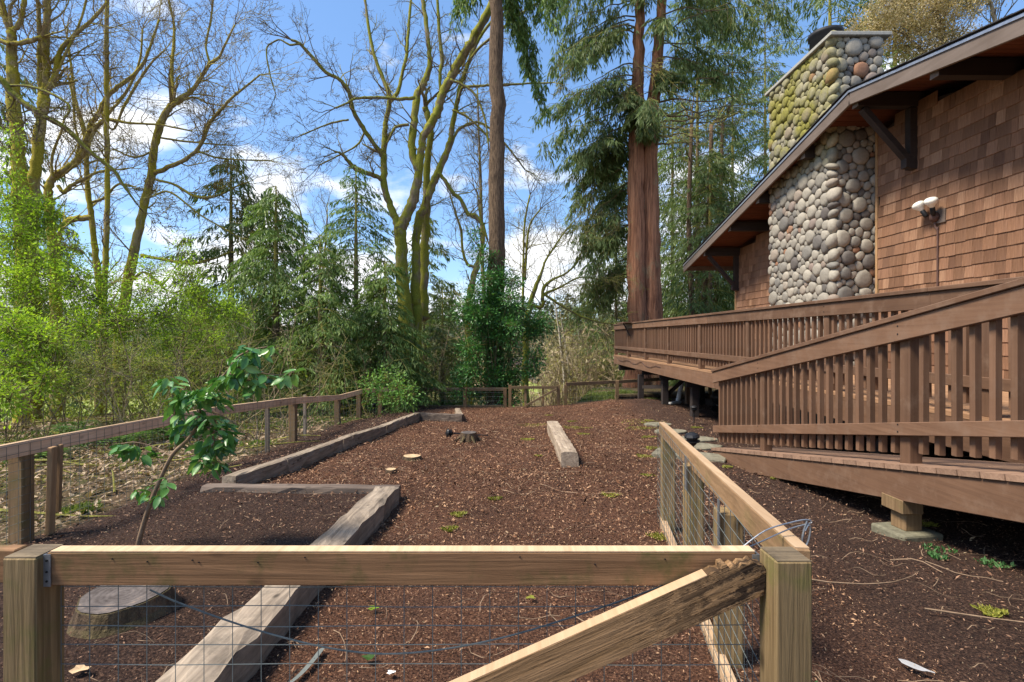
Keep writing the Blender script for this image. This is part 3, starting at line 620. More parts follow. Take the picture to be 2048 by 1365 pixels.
# shingles
wcl = [.085, .105, .125, .15, .175, .2]; SM = []
ex = .1778
for w in wcl:
    t0, t1, hh = .019, .004, ex + .03
    V = [(0, -w / 2, 0), (0, w / 2, 0), (-t0, w / 2, 0), (-t0, -w / 2, 0), (0, -w / 2, hh), (0, w / 2, hh), (-t1, w / 2, hh), (-t1, -w / 2, hh)]
    mb = MB(); mb.add(V, [(0, 1, 2, 3), (4, 7, 6, 5), (3, 2, 6, 7), (0, 4, 5, 1), (1, 5, 6, 2), (0, 3, 7, 4)]); me = np_mesh('shingle', np.concatenate(mb.V), mb.L, mb.Z); me.materials.append(M['shingle']); SM.append(me)
items = []
def row_fill(ya, yb, z, r):
    y = ya + random.uniform(0, .03)
    while y < yb:
        w = random.choice([0, 1, 2, 2, 3, 3, 4, 5]); ww = wcl[w]
        if y + ww > yb: 
            fit = [i for i, q in enumerate(wcl) if q <= yb - y + .02]
            if not fit: break
            w = fit[-1]; ww = wcl[w]
        yc = y + ww / 2
        if z + ex * .6 < ZWt(yc): items.append((yc, z, w))
        y += ww + .003
k = 0; z = R(-.60)
while z < ZPk:
    row_fill(1.5, 8.80, z, k); row_fill(11.05, 14.22, z, k); z += ex; k += 1
vis = [it for it in items if 6.25 < it[0] < 8.8 and it[1] > R(-.5)] ; hid = [it for it in items if it not in set(vis)]
random.shuffle(vis) if False else None
vis.sort(key=lambda t: t[0]); parts = vis[:300]; rest = vis[300:] + hid
for yc, z, w in parts:
    o = link('shingle', SM[w], wall, (XW - random.uniform(0, .003), yc, z + random.uniform(-.005, .005)))
    o.rotation_euler = (random.gauss(0, .007), math.radians(-.0), 0)
mb = MB()
for yc, z, w in rest:
    me = SM[w]; V = np.array([v.co for v in me.vertices]) + np.array([XW - random.uniform(0, .003), yc, z + random.uniform(-.002, .002)])
    mb.add(V, [tuple(p.vertices) for p in me.polygons])
tag(mb.build('shingle_courses', M['shingle'], wall), kind='stuff')
mb = MB(); mb.box((XW + .0, (14.2 + 11) / 2, R(-.7)), (.03, 3.2, .2)); mb.build('skirt_board', M['deck_y'], hs)
# roof
for (ya, yb) in ((YP, YE), (YP, YN)):
    mb = MB(); a, b = roofz(ya), roofz(yb)
    V = [(XR_ - .02, ya, a), (13, ya, a), (13, yb, b), (XR_ - .02, yb, b)]; V2 = [(p[0], p[1], p[2] - .03) for p in V]
    mb.add(V + V2, [(0, 1, 2, 3), (7, 6, 5, 4), (0, 3, 7, 4), (1, 5, 6, 2), (3, 2, 6, 7), (0, 4, 5, 1)]); rf_ = mb.build('roof', M['roofing'], hs)
    n = 40                                     # ragged shingle courses over the rake edge
    mbs = MB(); L = yb - ya
    for i in range(n):
        y = ya + L * (i + .5) / n; s_ = (b - a) / L
        mbs.box((XR_ + .3, y, roofz(y) + .006), (.7 + random.uniform(0, .02), abs(L) / n * 1.1, .012), (math.atan(s_) + .02 * (1 if yb > ya else -1), 0, 0))
    mbs.build('shingle_edge', M['roofing'], rf_)
    mb = MB(); mb.beam((XR_ - .03, ya, a - .045), (XR_ - .03, yb, b - .045), .012, .035); mb.build('drip_edge', M['drip'], rf_)
    mb = MB(); mb.beam((XR_, ya, a - .155), (XR_, yb, b - .155), .04, .19); bevel(mb.build('rake_fascia', M['fascia'], hs))
    # soffit boards
    nb = int(abs(L) / .14)
    mb0 = MB()
    for i in range(nb):
        y = ya + L * (i + .5) / nb; mb0.box((XR_ + .87, y, roofz(y) - .05), (1.7, .134, .02), (math.atan((b - a) / L), 0, 0))
    tag(mb0.build('soffit_boards', M['soffit'], hs), kind='stuff')
mb = MB(); mb.beam((XR_, YE, roofz(YE) - .11), (13, YE, roofz(YE) - .11), .04, .17); mb.build('eave_fascia', M['fascia'], hs)
mb = MB(); mb.tube([(XR_ + .02, YE + .06, roofz(YE) - .09), (13, YE + .06, roofz(YE) - .09)], .06, 8); mb.build('gutter', M['fascia'], hs)
for y in (6.5, 7.98, 9.4, 11.1, 12.5, 14.1, 4.8, 3.2):
    zc = roofz(y) - .06 - (.01 if abs(y - YP) < .2 else .02) - .13; x0 = XR_ + .05
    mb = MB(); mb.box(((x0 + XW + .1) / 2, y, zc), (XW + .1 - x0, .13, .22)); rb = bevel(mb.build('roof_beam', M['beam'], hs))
    mb = MB(); mb.box((x0 - .004, y, zc), (.008, .13, .22)); mb.build('beam_end', M['fascia'], hs)
for y in (7.98, 14.1):
    zc = roofz(y) - .33; kb = MB(); kb.box((XW - .07, y, zc - .48), (.12, .11, .96)); v_ = bevel(kb.build('bracket_post', M['beam'], hs))
    kb = MB(); kb.beam((XR_ + .16, y, zc + .0), (XW - .10, y, zc - .84), .09, .11, up=(0, 1, 0)); bevel(kb.build('knee_brace', M['beam'], hs))
    kb = MB(); kb.box((XW - .13, y, zc - .86), (.13, .115, .16)); bevel(kb.build('brace_foot', M['beam'], hs))

# chimney
XC0, XC1, YC0, YC1, ZC = 5.72, 6.60, 8.90, 11.0, R(5.27)
mb = MB(); mb.box(((XC0 + XC1) / 2 + .02, (YC0 + YC1) / 2, (ZC + R(-1.9)) / 2), (XC1 - XC0 - .06, YC1 - YC0 - .06, ZC - R(-1.9))); ch = mb.build('chimney', M['mortar'], hs)
mb = MB(); mb.box(((XC0 + XC1) / 2 + .02, (YC0 + YC1) / 2, ZC + .035), (XC1 - XC0 + .2, YC1 - YC0 + .18, .07)); bevel(mb.build('cap', M['capstone'], ch), .01)
mb = MB(); mb.lathe((XC0 + .42, 9.75, ZC + .07), [(.27, 0), (.27, .42), (.30, .44), (.30, .50), (.05, .50)], 24); mb.build('flue', M['flue'], ch, True)
def clip(poly, n, c):
    out = []
    for i in range(len(poly)):
        a, b = poly[i], poly[(i + 1) % len(poly)]; da = a @ n - c; db = b @ n - c
        if da <= 0: out.append(a)
        if (da < 0 < db) or (db < 0 < da): out.append(a + (b - a) * (da / (da - db)))
    return out
def stone_cells(w, h, seed, radii=((.135, 8), (.11, 40), (.088, 160), (.068, 400), (.05, 700), (.038, 500))):
    rg = np.random.default_rng(seed); pts = np.zeros((0, 3))
    for r, tries in radii:
        for _ in range(int(tries * w * h * .5 + 5)):
            p = rg.random(2) * (w, h); rr = r * rg.uniform(.82, 1.18)
            if len(pts) == 0 or np.all(np.hypot(pts[:, 0] - p[0], (pts[:, 1] - p[1])) > (pts[:, 2] + rr) * .93): pts = np.vstack([pts, [p[0], p[1], rr]])
    cells = []
    for i, (x, y, r) in enumerate(pts):
        poly = [np.array(q) for q in ((max(0, x - r * 1.6), max(0, y - r * 1.6)), (min(w, x + r * 1.6), max(0, y - r * 1.6)), (min(w, x + r * 1.6), min(h, y + r * 1.6)), (max(0, x - r * 1.6), min(h, y + r * 1.6)))]
        d = np.hypot(pts[:, 0] - x, pts[:, 1] - y)
        for j in np.where((d < .5) & (d > 0))[0]:
            n = (pts[j, :2] - (x, y)) / d[j]; s_ = (d[j] ** 2 + r * r - pts[j, 2] ** 2) / (2 * d[j]); poly = clip(poly, n, np.array([x, y]) @ n + s_ - .0015)
            if len(poly) < 3: break
        if len(poly) < 3: continue
        cells.append((np.array(poly), r))
    return cells
def stone_mesh(poly, r, rg):
    for _ in range(1):
        q = []
        for i in range(len(poly)):
            a, b = poly[i], poly[(i + 1) % len(poly)]; q += [a * .78 + b * .22, a * .22 + b * .78]
        poly = np.array(q)
    c = poly.mean(0); an = np.arctan2(poly[:, 1] - c[1], poly[:, 0] - c[0]); rad = np.hypot(*(poly - c).T); o = np.argsort(an); an, rad = an[o], rad[o]
    K = 10; th = np.linspace(-math.pi, math.pi, K, endpoint=False) + rg.random() * .5
    rr = np.interp(th, np.concatenate([an - 2 * math.pi, an, an + 2 * math.pi]), np.tile(rad, 3)); rr = np.minimum(rr, rr.mean() * 1.35)
    ring = np.stack([np.cos(th), np.sin(th)], 1) * rr[:, None]; hgt = min(.06, r * .55) * rg.uniform(.8, 1.15); V = []
    for s_, dz in ((.95, -.02), (1.0, hgt * .3), (.84, hgt * .8), (.5, hgt * .98)): V += [(p[0] * s_, p[1] * s_, dz) for p in ring]
    V.append((rg.normal() * .005, rg.normal() * .005, hgt)); fc = []
    for a in range(3):
        for i in range(K): fc.append((a * K + i, a * K + (i + 1) % K, (a + 1) * K + (i + 1) % K, (a + 1) * K + i))
    for i in range(K): fc.append((3 * K + i, 3 * K + (i + 1) % K, 4 * K))
    return np.array(V), fc, c
rg = np.random.default_rng(5); stones = []
def face_stones(w, h, seed, tf, prio):
    for poly, r in stone_cells(w, h, seed):
        V, fc, c = stone_mesh(poly, r, rg); stones.append((V, fc, c, tf, prio(c), r))
zb0 = R(-.55)
def tf_front(V, c): return np.stack([XC0 + .0 - V[:, 2], YC1 - .0 - (c[0] + V[:, 0]), zb0 + c[1] + V[:, 1]], 1)      # u runs toward the camera
def tf_near(V, c): return np.stack([XC0 + .08 + c[0] + V[:, 0], YC0 - V[:, 2], zb0 + c[1] + V[:, 1]], 1)
H_ = ZC - zb0
face_stones(YC1 - YC0 - .08, H_, 3, tf_front, lambda c: 1)
face_stones(XC1 - XC0 - .08, H_, 4, tf_near, lambda c: 0)
# big corner cobbles
zz = zb0
while zz < ZC - .06:
    hh = rg.uniform(.06, .15); K = 10; V = []
    ax, ay = rg.uniform(.085, .125), rg.uniform(.095, .15); tl1, tl2 = rg.normal(0, .22, 2)
    for lat in (-.9, -.45, .1, .6, .92):
        cr_ = math.sqrt(1 - lat ** 2) ** .8
        for i in range(K):
            a = 2 * math.pi * i / K; V.append((math.cos(a) * ax * cr_ * rg.uniform(.93, 1.05), math.sin(a) * ay * cr_ * rg.uniform(.93, 1.05), lat * hh + (math.cos(a) * ax * tl1 + math.sin(a) * ay * tl2) * cr_))
    fc = [tuple(range(K))[::-1], tuple(4 * K + i for i in range(K))] + [(a * K + i, a * K + (i + 1) % K, (a + 1) * K + (i + 1) % K, (a + 1) * K + i) for a in range(4) for i in range(K)]
    cc = np.array([XC0 + .045 + rg.uniform(-.015, .02), YC0 + .05 + rg.uniform(-.02, .03), zz + hh]); stones.append((np.array(V), fc, cc, lambda V, c: V + c, -1, .2)); zz += hh * 1.93
def skey(s_):
    c3 = s_[3](np.zeros((1, 3)), s_[2])[0]; return (0 if s_[4] < 0 else (s_[4] * 1.0 + abs(c3[2] - R(1.7)) * .12) - s_[5] * 8, )
stones.sort(key=skey); mbr = MB()
for k, (V, fc, c, tf, pr0, r) in enumerate(stones):
    W_ = tf(V, c)
    if k < 300:
        o3 = W_.mean(0); me = np_mesh('stone', W_ - o3, [i for f in fc for i in f], [len(f) for f in fc], True); me.materials.append(M['stone']); link('stone', me, ch, o3)
    else: mbr.add(W_, fc)
tag(mbr.build('small_stones', M['stone'], ch, True), kind='stuff')
print('stones', len(stones), 'shingles', len(items))

# floodlight on the wall
lx, ly = XW - .03, P(1875, 0, 1)[0] and 7.55
ly = XW * F / (1876 - CX); lz = R((674 - 435) * ly / F)
fx = empty('floodlight', (XW - .02, ly, lz), 'twin bulb floodlight on the shingle wall with a thin pipe below', 'light')
mb = MB(); mb.box((XW - .025, ly - .06, lz), (.02, .2, .2)); mb.build('mount_plate', M['fascia'], fx)
mb = MB(); mb.lathe((XW - .03, ly, lz), [(.075, 0), (.07, .05), (.03, .08)], 16, axis=(-1, 0, 0)); mb.build('junction_box', M['rust'], fx, True)
for dy, tilt in ((.14, (-.35, .35, 1)), (-.10, (-.35, -.2, 1))):
    b0 = np.array([XW - .11, ly + dy * .5, lz + .02]); ax = Vector(tilt).normalized(); 
    mb = MB(); mb.lathe(b0, [(.024, 0), (.034, .02), (.034, .11), (.03, .12)], 12, axis=ax); mb.build('lamp_holder', M['black'], fx, True)
    b1 = b0 + np.array(ax) * .11; mb = MB(); mb.lathe(b1, [(.028, 0), (.034, .025), (.060, .055), (.082, .09), (.086, .112), (.078, .135), (.055, .152), (.02, .160)], 18, axis=ax); mb.build('bulb', M['bulb'], fx, True)
mb = MB(); mb.tube(smooth_path(np.array([(XW - .04, ly, lz - .07), (XW - .04, ly, lz - .14), (XW - .035, ly - .03, lz - .2), (XW - .03, ly - .03, lz - .35), (XW - .03, ly - .02, R(-.55))]), 4), .013, 8); mb.build('conduit', M['rust'], fx)

# ------------------------------------------------------------------ small yard things
def path_light(x, y, label, tilt=(0, 0, 0), s=1.0, lying=False):
    g = Gz(x, y); e = empty('path_light', (x, y, g), label, 'path light', 'black garden path lights')
    e.rotation_euler = tilt
    def q(prof, name, z0):
        mb = MB(); mb.lathe((0, 0, z0), prof, 14); me = np_mesh(name, np.concatenate(mb.V), mb.L, mb.Z, False); me.materials.append(M['black']); o = bpy.data.objects.new(name, me); COL.objects.link(o); o.parent = e
    q([(.008 * s, -.30), (.010 * s, .26 * s)], 'stake', 0); q([(.02 * s, 0), (.038 * s, .02 * s), (.045 * s, .06 * s)], 'lamp_body', .25 * s); q([(.06 * s, 0), (.062 * s, .012), (.05 * s, .03 * s), (.02 * s, .045 * s)], 'lamp_cap', .315 * s); q([(.06 * s, 0), (.062 * s, .01)], 'rim', .28 * s)
    return e
path_light(1.56, 4.2, 'black path light between the side fence and the ramp end', (.05, -.10, 0), 1.0).location.z += .24
path_light(P(1391, 0, 11)[0], 11, 'black path light under the deck beside the dark post')
path_light(P(1340 + 48, 0, 9.3)[0] - .0, 9.3, 'black path light standing on the mulch by the stepping stones')
path_light(P(748, 0, 10.6)[0], 10.6, 'black path light in the left bed beside the bright green shrub')
pl = path_light(P(925, 0, 7.6)[0] + .1, 7.6, 'black path light lying tipped over against the mossy stump', (0, -1.45, .3)); pl.location.z += .09
def disc(name, x, y, r, h, label, mat_top='cut', cat='log slice', tilt=.0, elong=1.0):
    g = Gz(x, y); e = empty(name, (x, y, g), label, cat); n = 26; V = []; rr = [r * (1 + .05 * math.sin(i * .72) + .02 * math.sin(i * 1.9)) for i in range(n)]
    for z, s_ in ((-.02, 1.22), (h * .35, 1.05), (h, .97)): V += [(x + math.cos(2 * math.pi * i / n) * rr[i] * s_ * elong, y + math.sin(2 * math.pi * i / n) * rr[i] * s_, g + z) for i in range(n)]
    mb = MB(); mb.add(V, [(a * n + i, a * n + (i + 1) % n, (a + 1) * n + (i + 1) % n, (a + 1) * n + i) for a in range(2) for i in range(n)] + [tuple(range(2 * n, 3 * n))]); mb.build('bark', M['stump'], e)
    mb = MB(); mb.add([(x + math.cos(2 * math.pi * i / n) * rr[i] * .93 * elong, y + math.sin(2 * math.pi * i / n) * rr[i] * .93, g + h + .004) for i in range(n)], [tuple(range(n))]); mb.build('cut_face', M[mat_top], e); return e
disc('log_slice', P(782, 0, 5.35)[0], 5.35, .055, .04, 'small round pale log slice on the mulch, nearer of two')
disc('log_slice', P(822, 0, 6.0)[0], 6.05, .09, .035, 'flat oval pale log slice on the mulch, farther of two', elong=1.2)
m = Mat('stump_top'); wv = m.n('ShaderNodeTexWave'); wv.wave_type = 'RINGS'; wv.rings_direction = 'Z'; wv.inputs['Scale'].default_value = 14; wv.inputs['Distortion'].default_value = 3; m.l(m.coord(), wv.inputs[0]); g = m.math('ADD', m.math('MULTIPLY', m.noise(9, 6, .7, m.coord()), .8), m.math('MULTIPLY', wv.outputs['Fac'], .05)); m.col(m.ramp(g, [(.3, (.05, .04, .035)), (.48, (.13, .11, .10)), (.56, (.22, .165, .125)), (.66, (.46, .37, .28))])).rough(.9); m.bump(g, .6, .02); M['stumptop'] = m.m
disc('tree_stump', -1.64, 2.16, .17, .08, 'wide low old tree stump in the near left bed behind the wire', 'stumptop', 'stump')
e = disc('mossy_stump', P(937, 0, 7.5)[0], 7.5, .12, .13, 'small mossy stump in the middle of the yard beside the tipped light', 'stumptop', 'stump')
mb = MB()
for k in range(6):
    a = k * 1.05; r0 = .1; c = np.array([P(937, 0, 7.5)[0], 7.5, Gz(-.5, 7.5)]); mb.tube(np.array([c + (math.cos(a) * .08, math.sin(a) * .08, .10), c + (math.cos(a) * .2, math.sin(a) * .2, .0)]), [.03, .012], 6, .25)
mb.build('root', M['stump'], e)
ps = [(P(1335, 0, 8.8)[0], 9.4, .5, .35), (P(1345, 0, 8)[0] + .1, 8.4, .6, .35), (P(1390, 0, 7.5)[0], 7.6, .75, .4), (2.55, 6.9, .75, .42), (2.25, 6.25, .85, .35)]
lb = ['farthest mossy stepping stone toward the deck posts', 'mossy stepping stone next to the far end of the side fence', 'wide stepping stone between the path light and the ramp', 'stepping stone just behind the foot of the ramp', 'flat pale concrete slab at the foot of the ramp']
for (x, y, w, d_), t in zip(ps, lb):
    n = 14; mb = MB(); g = Gz(x, y); rr = [random.uniform(.85, 1.1) for _ in range(n)]
    if 'slab' in t: mb.box((x, y, g + .01), (w, d_, .07), (0, 0, -.5))
    else:
        V = [(x + math.cos(2 * math.pi * i / n) * w / 2 * rr[i], y + math.sin(2 * math.pi * i / n) * d_ / 2 * rr[i], g + z) for z in (-.03, .035) for i in range(n)]
        mb.add(V, [(i, (i + 1) % n, n + (i + 1) % n, n + i) for i in range(n)] + [tuple(range(n, 2 * n))])
    tag(bevel(mb.build('stepping_stone', M['paver'], None, loc=(x, y, g)), .01), t, 'stepping stone', 'stones of the path to the ramp')
# downspout, mower under the deck
ds = empty('downspout', (P(1365, 0, 12.6)[0], 12.6, Gz(4.3, 12.6)), 'white drain pipe leaning on the brown post under the deck', 'pipe')
mb = MB(); b0 = np.array([4.28, 12.7, Gz(4.3, 12.7)]); mb.tube(np.array([b0 + (.0, 0, .05), b0 + (.16, 0, .75)]), .055, 10); mb.build('upright_pipe', M['pvc'], ds)
mb = MB(); mb.tube(np.array([b0 + (.05, 0, .04), b0 + (-.3, -.3, .03)]), .05, 10); mb.build('outlet', M['pvc'], ds)
gr = empty('kettle_grill', (4.95, 11.6, Gz(4.95, 11.6)), 'black covered grill cart standing in the shade under the deck', 'grill'); g0 = Gz(4.95, 11.6)
mb = MB(); mb.lathe((4.95, 11.6, g0 + .3), [(.06, -.2), (.22, -.12), (.27, 0), (.26, .06), (.17, .17), (.03, .21)], 20); mb.build('bowl', M['black'], gr, True)
for a in (0, 2.1, 4.2):
    mb = MB(); mb.tube(np.array([(4.95 + .12 * math.cos(a), 11.6 + .12 * math.sin(a), g0 + .15), (4.95 + .25 * math.cos(a), 11.6 + .25 * math.sin(a), g0)]), .014, 6); mb.build('leg', M['zinc'], gr)
mb = MB(); mb.lathe((4.70, 11.45, g0 + .08), [(.08, -.02), (.08, .02)], 14, axis=(0, 1, 0)); mb.build('wheel', M['black'], gr)
bb = MB(); 
hose = []
for k in range(60):
    a = k * .55; hose.append((5.55 + math.cos(a) * (.25 + .03 * math.sin(k)), 11.9 + math.sin(a) * .25, Gz(5.5, 11.9) + .03 + k * .0035))
bb.tube(np.array(hose), .017, 6); tag(bb.build('coiled_hose', M['black'], None, loc=(5.5, 11.9, Gz(5.5, 11.9))), 'black hose coiled on the ground in the shade under the deck', 'hose')
# bits on the ground
def groundleaf(name, px, py, size, mat, label, cat, ang=0, n=1):
    Yd = 2.0
    for _ in range(30): p = P(px, py, Yd); gz = Gz(p[0], Yd); Yd *= 1 + (p[2] - gz) * .35
    Yd = max(.9, min(Yd, 14)); x = (px - CX) * Yd / F; g = Gz(x, Yd) + .022; K = 9; V = [(0, 0, 0)]
    for i in range(K):
        a = math.pi * (i + .5) / K * 2; rr = size * (.5 + .18 * math.cos(3 * a + ang)); V.append((math.cos(a + ang) * rr, math.sin(a + ang) * rr * .7, .25 * size * abs(math.cos(a)) * .4))
    mb = MB(); mb.add(np.array(V) + (x, Yd, g), [(0, 1 + i, 1 + (i + 1) % K) for i in range(K)]); return tag(mb.build(name, mat, None, loc=(x, Yd, g)), label, cat)
groundleaf('green_leaf', 747, 1226, .05, M['lime'], 'bright green leaf on the mulch below the near rail', 'leaf')
groundleaf('green_leaf', 737, 1327, .05, M['fern'], 'torn fern green leaf near the bottom of the photo', 'leaf', 1)
groundleaf('white_scrap', 782, 1357, .03, M['white'], 'tiny white scrap at the bottom middle', 'scrap')
groundleaf('pale_leaf', 1062, 1205, .045, M['moss'], 'pale yellow green leaf right of middle behind the near wire', 'leaf', 2)
groundleaf('pink_leaf', 160, 1352, .06, M['cut'], 'pale pinkish leaf in the bottom left corner beside the post', 'leaf')
mb = MB(); fp = [P(1800, 1331, 1.9), P(1835, 1340, 1.86), P(1870, 1352, 1.83)]; fp = [np.array([p[0], p[1], Gz(p[0], p[1]) + .03]) for p in fp]
V = []; 
for t in np.linspace(0, 1, 9):
    c = fp[0] * (1 - t) + fp[2] * t; w = .022 * math.sin(math.pi * min(1, t * 1.1 + .12)) + .001; V += [c + (0, w, .004), c + (0, -w, 0)]
mb.add(V, [(2 * i, 2 * i + 1, 2 * i + 3, 2 * i + 2) for i in range(8)]); tag(mb.build('feather', plain('feather_grey', (.30, .30, .30), .8), None, loc=tuple(fp[1])), 'single grey feather on the mulch at bottom right', 'feather')
mb = MB(); sp_ = [P(545, 1375, 1.75), P(590, 1345, 1.82), P(625, 1315, 1.92), P(645, 1288, 2.0)]; sp_ = np.array([[p[0], p[1], Gz(p[0], p[1]) + .02] for p in sp_]); pp = smooth_path(sp_, 5)
V = [];
for p in pp: V += [p + (-.012, .0, 0), p + (.012, 0, .006)]
mb.add(V, [(2 * i, 2 * i + 1, 2 * i + 3, 2 * i + 2) for i in range(len(pp) - 1)]); tag(mb.build('metal_strap', M['wire'], None, loc=tuple(pp[5])), 'dark flat metal strap lying beside the big split timber', 'strap')

# ------------------------------------------------------------------ ground stuff
def scatter_cards(name, n, region, size, mat, label, elong=3.0, flat=.35, lift=.012, reject=None, wpow=1.0):
    """region: (x0,x1,y0,y1); density falls with distance"""
    x0, x1, y0, y1 = region; u = RNG.random(n); y = y0 * (y1 / y0) ** u if wpow else y0 + (y1 - y0) * u
    x = x0 + (x1 - x0) * RNG.random(n)
    vis = (np.abs(x) < y * 1.12 + .5); x, y = x[vis], y[vis]
    if reject is not None: k = reject(x, y); x, y = x[k], y[k]
    n = len(x); s_ = size * RNG.lognormal(0, .38, n) * np.clip(y / 3.0, .6, 1.7); a = RNG.random(n) * 2 * math.pi
    D = np.stack([np.cos(a), np.sin(a), RNG.normal(0, flat, n)], 1); N = np.stack([RNG.normal(0, .5, n), RNG.normal(0, .5, n), np.ones(n)], 1)
    C = np.stack([x, y, G(x, y) + lift * RNG.random(n)], 1); mb = MB(); mb.cards(C, D, N, s_, s_ / elong, .2); return tag(mb.build(name, mat), label, None, None, 'stuff')
inyard = lambda x, y: (x > -3.05) & ~((np.abs(x + 1.03) < .12) & (y < 4.3)) & ~((np.abs(x - xT1(y)) < .08) & (y > 4.3) & (y < 10.4))
def redz(x, y): return inyard(x, y) & (((y < 4.3) & (x > -.9)) | ((y >= 4.3) & (x > xT1(y)))) & (x < 1.4 + .12 * y)
scatter_cards('mulch_chips', 125000, (-3.1, 7, .9, 13.5), .0135, M['chips'], 'dark brown shredded bark mulch', 3, .5, .022, inyard)
scatter_cards('rust_mulch_chips', 90000, (-2.6, 3.0, 1.0, 13.3), .0135, M['chipsr'], 'rusty red bark mulch in the middle of the yard', 3, .5, .026, redz)
outside = lambda x, y: (x < -3.1) | (y > 14 + 4 * (x > 3))
scatter_cards('dead_leaf_litter', 60000, (-13, -3.1, 2.0, 16), .034, M['litter'], 'tan dead leaves and twigs over the forest floor', 2.6, .5, .05, outside)
scatter_cards('mulch_flecks', 30000, (-3.1, 6, 1.0, 12), .009, M['litter'], 'pale wood flecks scattered in the mulch', 3.2, .4, .035, inyard)
def patches(name, centers, n, rad, size, mat, label, up=.6):
    mb = MB(); C = []; 
    for (x, y, r) in centers:
        a = RNG.random(n) * 6.283; q = np.sqrt(RNG.random(n)) * r * (1 + .3 * np.sin(3 * a + x)); C.append(np.stack([x + np.cos(a) * q, y + np.sin(a) * q * .8], 1))
    C = np.concatenate(C); z = G(C[:, 0], C[:, 1]); m_ = len(C); D = np.stack([RNG.normal(0, .6, m_), RNG.normal(0, .6, m_), RNG.random(m_) * up + .2], 1); N = RNG.normal(0, 1, (m_, 3))
    mb.cards(np.column_stack([C, z + .005]), D, N, size * RNG.uniform(.6, 1.3, m_), size * .5); return tag(mb.build(name, mat), label, None, None, 'stuff')
mc = [(-3.6 - random.random() * 5, 3 + random.random() * 8, random.uniform(.1, .35)) for _ in range(90)] + [(2.35, 8.9, .3), (2.6, 9.8, .45), (2.2, 7.9, .12), (1.95, 6.8, .1), (1.7, 6.3, .1)] + [(random.uniform(-.4, 4), random.uniform(2, 11), random.uniform(.03, .1)) for _ in range(14)] + [(-.4, 3.5, .05), (-.1, 4.2, .05), (3.2, 2.9, .06), (2.2, 2.3, .05), (.5, 9.5, .3), (1.2, 9.0, .25)]
patches('moss_patches', mc, 260, 0, .022, M['moss'], 'yellow green moss patches on the ground')
gc = [(-3.4 - random.random() * 6, 5.5 + random.random() * 9, random.uniform(.3, .9)) for _ in range(60)] + [(-3.3 - random.random() * 3, 3 + random.random() * 5, random.uniform(.1, .25)) for _ in range(7)] + [(random.uniform(2.2, 4.2), random.uniform(14.2, 17), .6) for _ in range(14)] + [(random.uniform(-2, 3), random.uniform(14.2, 18), .7) for _ in range(26)]
patches('ground_cover', gc, 420, 0, .06, M['gcover'], 'low green ground cover on the forest floor', 1.2)
wk = [(2.62, 3.08, .09), (2.75, 2.85, .07), (2.52, 2.95, .05), (1.05, 1.75, .05), (.95, 1.6, .04), (2.95, 2.2, .05), (1.55, 1.5, .03)]
patches('weed_sprouts', wk, 60, 0, .03, M['ivy'], 'small green weeds sprouting in the mulch', 1.2)
mb = MB()                                  # fine curved twigs
for k in range(400):
    y = 1.0 * (12 / 1.0) ** random.random(); x = random.uniform(-min(3.0, y * 1.05), min(6, y * 1.1)); L = random.uniform(.06, .34) * min(1.6, .6 + y * .15); a = random.random() * 6.28; c = random.gauss(0, 1.3); r = random.uniform(.0008, .0024) * (.8 + y * .1)
    pts = []; px_, py_ = x, y
    for j in range(6): pts.append((px_, py_, Gz(px_, py_) + .022 + .012 * math.sin(j * 1.3 + k))); px_ += math.cos(a) * L / 5; py_ += math.sin(a) * L / 5; a += c * .2
    mb.tube(np.array(pts), r, 3, cap=False)
for (x, y, L, a, c) in ((1.9, 2.3, .9, -.5, .2), (2.1, 2.0, .8, -.9, .5), (1.4, 3.3, .5, .2, -.6), (.25, 6.8, .5, .1, .4), (1.55, 2.6, .7, -.3, .5), (-3.8, 4.1, 1.5, .6, .1), (-4.5, 5.5, 1.4, .4, -.2), (-3.6, 3.6, .8, .9, .3)):
    pts = []; px_, py_ = x, y
    for j in range(9): pts.append((px_, py_, Gz(px_, py_) + .03)); px_ += math.cos(a) * L / 8; py_ += math.sin(a) * L / 8; a += c * .15 + random.gauss(0, .08)
    mb.tube(np.array(pts), np.linspace(.0042, .0015, 9), 5)
tag(mb.build('fallen_twigs', M['stick']), 'fine fallen twigs lying across the mulch', None, None, 'stuff')
mb = MB()
for k in range(260):
    y = random.uniform(3, 13); x = random.uniform(-11, -3.2); L = random.uniform(.3, 1.3); a = random.random() * 6.28; pts = [(x + math.cos(a) * L * t, y + math.sin(a) * L * t, Gz(x + math.cos(a) * L * t, y + math.sin(a) * L * t) + .04 + .05 * math.sin(3 * t + k)) for t in (0, .25, .5, .75, 1)]
    mb.tube(np.array(pts), np.linspace(random.uniform(.008, .02), .004, 5), 4, .1)
tag(mb.build('fallen_branches', M['twig']), 'fallen branches lying over the forest floor left of the fence', None, None, 'stuff')

